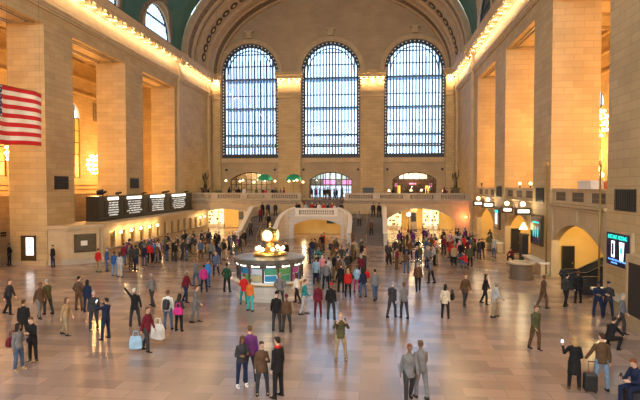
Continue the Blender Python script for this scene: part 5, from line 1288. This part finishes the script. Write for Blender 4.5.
# ---- crowds
def clear(x, y, d): return all((x-a)**2+(y-b)**2 > d*d for a, b, _ in PEOPLE)
MIX = ['black', 'black', 'charcoal', 'navy', 'charcoal', 'brown', 'black', 'maroon', 'grey', 'navy', 'purple', 'dark green', 'denim', 'olive', 'red', 'tan', 'light grey', 'charcoal', 'pink', 'teal', 'light blue']
LG = ['black', 'charcoal', 'navy', 'denim', 'brown', 'khaki', 'grey']
HC = ['black', 'dark brown', 'brown', 'blond', 'grey', 'auburn']
PZ = ['stand', 'relaxed', 'pockets', 'talk', 'walk', 'phone', 'walk2']
PW = {'stand': 'standing', 'relaxed': 'standing at ease', 'pockets': 'hands in pockets', 'talk': 'one hand raised', 'walk': 'striding', 'phone': 'looking at a phone', 'walk2': 'stepping'}
used = set()
def crowd(n, poly, where, zf=0., dist=.5, mix=None, poses=PZ, world=False, face=None, tops=None):
    k = 0; tries = 0
    xs = [p[0] for p in poly]; ys = [p[1] for p in poly]
    while k < n and tries < 6000:
        tries += 1
        px, py = random.uniform(min(xs), max(xs)), random.uniform(min(ys), max(ys))
        ins = False; j = len(poly)-1
        for i in range(len(poly)):
            if (poly[i][1] > py) != (poly[j][1] > py) and px < (poly[j][0]-poly[i][0])*(py-poly[i][1])/(poly[j][1]-poly[i][1])+poly[i][0]: ins = not ins
            j = i
        if not ins: continue
        x, y = (px, py) if world else at(px, py, zf)
        d = dist
        if not clear(x, y, d): continue
        if zf == 4.4 and (x+15.2)**2+(y-69.3)**2 < 1.7: continue
        if zf == 0 and ((x-.84)**2+(y-28.9)**2 < 2.7**2 or (abs(x) < 8.8 and y > 53.4)): continue
        for _ in range(60):
            c = (where, random.choice(mix or MIX), random.choice(LG), random.choice(HC), random.choice(poses), random.random() < .45)
            if c not in used: break
        used.add(c); fem = c[5]; sty = random.choice(('short', 'short', 'short', 'beanie', 'cap', 'hood')) if not fem else random.choice(('long', 'long', 'bun', 'beanie'))
        hat = {'beanie': 'knit hat', 'cap': 'cap', 'hood': 'hood', 'bun': c[3]+' hair in a bun', 'long': 'long '+c[3]+' hair', 'short': 'short '+c[3]+' hair'}[sty]
        hc = c[3] if sty in ('short', 'long', 'bun') else random.choice(['black', 'charcoal', 'navy', 'maroon', 'grey'])
        if sty in ('beanie', 'cap', 'hood'): hat = hc+' '+hat
        coat = random.choice((0, 1, 1)) if c[4] in ('stand', 'relaxed', 'pockets', 'walk') else 0
        lab = '%s %s, %s, %s trousers, %s' % (c[1], 'coat' if coat else 'jacket', hat, c[2], where)
        if lab in SEEN: continue
        SEEN[lab] = 1
        rz = random.uniform(0, 360) if face is None else face+random.uniform(-40, 40)
        person('person in '+lab, x, y, rz, pose=c[4], top=c[1], legs=c[2], hair=hc, style=sty, fem=fem, coat=coat, z=zf, h=random.uniform(.95, 1.05)); k += 1
    return k
DK = ['black', 'black', 'charcoal', 'navy', 'charcoal', 'brown', 'maroon', 'navy', 'grey', 'denim', 'purple', 'olive']
c1 = crowd(30, [(120, 262), (128, 258), (185, 247), (200, 247), (196, 258), (165, 262), (130, 271)], 'in ticket queue', mix=DK, face=170)
c2 = crowd(15, [(160, 254), (215, 243), (222, 250), (205, 262), (175, 262)], 'at far queue end', mix=DK)
c3 = crowd(17, [(205, 243), (250, 243), (246, 262), (214, 268), (205, 258)], 'before left arcade', mix=DK)
c4 = crowd(34, [(308, 262), (316, 252), (365, 251), (371, 262), (368, 276), (352, 284), (318, 282)], 'in central crowd', dist=.47)
c5 = crowd(19, [(384, 250), (432, 250), (432, 272), (390, 274)], 'before right arch', mix=DK, dist=.45)
c6 = crowd(40, [(425, 246), (478, 242), (482, 256), (466, 263), (430, 268)], 'in dense right crowd', dist=.47, mix=DK+['red', 'red', 'maroon', 'tan', 'pink', 'light grey'])
c7 = crowd(10, [(388, 243), (462, 241), (462, 247), (388, 249)], 'inside right arch', mix=DK, dist=.6)
c8 = crowd(5, [(482, 246), (492, 242), (492, 250), (486, 252)], 'by farthest arch', mix=DK)
c9 = crowd(13, [(-3.0, 60.4), (3.0, 60.4), (3.0, 61.6), (-3.0, 61.6)], 'on stair landing', 2.6, .38, ['black', 'red', 'navy', 'maroon', 'light grey', 'charcoal', 'white', 'dark green'], ['stand', 'relaxed', 'talk'], True, 0)
c10 = crowd(11, [(-2.6, 70), (2.6, 70), (2.6, 72.5), (-2.6, 72.5)], 'above central steps', 4.4, .5, DK+['red'], ['stand', 'relaxed', 'walk'], True)
c11 = crowd(15, [(-17.5, 68.4), (-5.5, 68.4), (-5.5, 70.2), (-17.5, 70.2)], 'at left balcony tables', 4.4, .6, DK+['red', 'white', 'red'], ['stand', 'talk', 'relaxed'], True)
c12 = crowd(6, [(8.5, 68.4), (17.5, 68.4), (17.5, 70.2), (8.5, 70.2)], 'by balcony bar', 4.4, .6, DK, ['stand', 'talk', 'relaxed'], True)
for x, y, top, w_ in ((-6.9, 61.0, 'black', 'left'), (-6.1, 60.6, 'navy', 'middle'), (-5.2, 60.7, 'charcoal', 'right')):
    person('person in dark clothes at the top of the left flight, %s of three' % w_, x, y, 10, pose='stand', top=top, legs='black', hair='black', z=2.6)
for x, y, top, w_ in ((6.8, 61.2, 'charcoal', 'left'), (7.5, 60.6, 'black', 'right')):
    person('person in dark clothes at the top of the right flight, %s of two' % w_, x, y, 190, pose='relaxed', top=top, legs='black', hair='black', z=2.6)
for k, (s_, x) in enumerate(((3, -6.6), (7, -5.3), (11, -7.1), (5, 5.2), (10, 6.6))):
    y = 60-(s_+.5)*.37; z = 2.6*(15-s_)/15
    person('person in a %s coat on the %s flight, %s' % (('maroon', 'black', 'charcoal', 'grey', 'brown')[k], 'left' if x < 0 else 'right', ('near the top', 'halfway down', 'near the bottom', 'in its upper half', 'in its lower half')[k]), x, y, 0, pose='stand', top=('maroon', 'black', 'charcoal', 'grey', 'brown')[k], legs='black', z=z)
for px, py, top, lab, pz in ((261, 264, 'charcoal', 'person in a charcoal coat standing before the stair block, left of its arch', 'stand'), (286, 262, 'black', 'person in a dark coat behind the booth near the left end of the stair arch', 'stand'), (312, 258, 'navy', 'person in a navy coat under the stair arch at its left', 'walk'), (324, 250, 'red', 'person in a red jacket taller than the crowd under the stair arch', 'stand'),
                      (216, 276, 'denim', 'person in a blue green jacket left of the booth and behind it', 'walk'), (196, 286, 'grey', 'person in a grey purple jacket striding between the queue and the booth', 'walk2'), (186, 302, 'maroon', 'person in a dusty maroon jacket crossing left of the booth', 'walk'), (375, 300, 'grey', 'person in a grey jacket crossing just right of the red bag', 'walk'),
                      (466, 268, 'red', 'person in a red jacket crouching before the dense right crowd', 'crouch'), (470, 267, 'olive', 'person in an olive vest standing beside the crouching red jacket', 'stand'), (454, 266, 'tan', 'person in a tan brown coat at the near edge of the right crowd', 'stand'), (479, 259, 'charcoal', 'person in a charcoal jacket right of the right crowd, one of two', 'stand'), (482, 258, 'black', 'person in a black jacket at the right end of the right crowd', 'pockets'),
                      (418, 291, 'brown', 'person in a brown coat walking below the right crowd', 'walk'), (455, 330, 'grey', 'person in a grey coat crossing the bare floor right of centre', 'walk2') if 0 else (431, 283, 'grey', 'person in a grey jacket walking below the right crowd', 'walk2')):
    P(px, py, lab, random.uniform(0, 360), pose=pz, top=top, legs=random.choice(LG[:4]), hair=random.choice(HC), coat=1 if pz == 'stand' else 0)
# red scarf
for o_ in [o for _, _, o in PEOPLE if 'with a red scarf' in o['label']]:
    q = MB(); T_ = b_A[o_.name]['T']; q.rings([[T_(V(r*cos(a), .008+r*.92*sin(a), z_)) for a in [2*pi*k/16 for k in range(16)]] for z_, r in ((.525, .09), (.54, .105), (.58, .092), (.6, .07))]); q.build('scarf', cm('red'), o_, smooth=True)
print("CROWD", c1, c2, c3, c4, c5, c6, c7, c8, c9, c10, c11, c12, "people", NP, flush=True)
# ------------------------------------------------------------------ world, exposure
w = bpy.data.worlds.new('sky'); SC.world = w; w.use_nodes = True
bg = w.node_tree.nodes['Background']; bg.inputs[0].default_value = (.50, .73, 1., 1); bg.inputs[1].default_value = 3.6
SC.view_settings.view_transform = 'Standard'; SC.view_settings.look = 'None'; SC.view_settings.gamma = 1; SC.view_settings.exposure = .55
SC.view_settings.use_curve_mapping = False
SC.cycles.max_bounces = 6; SC.cycles.diffuse_bounces = 4; SC.cycles.glossy_bounces = 3; SC.cycles.transparent_max_bounces = 12
SC.cycles.use_denoising = True; SC.cycles.sample_clamp_indirect = 4; SC.cycles.caustics_reflective = False; SC.cycles.caustics_refractive = False
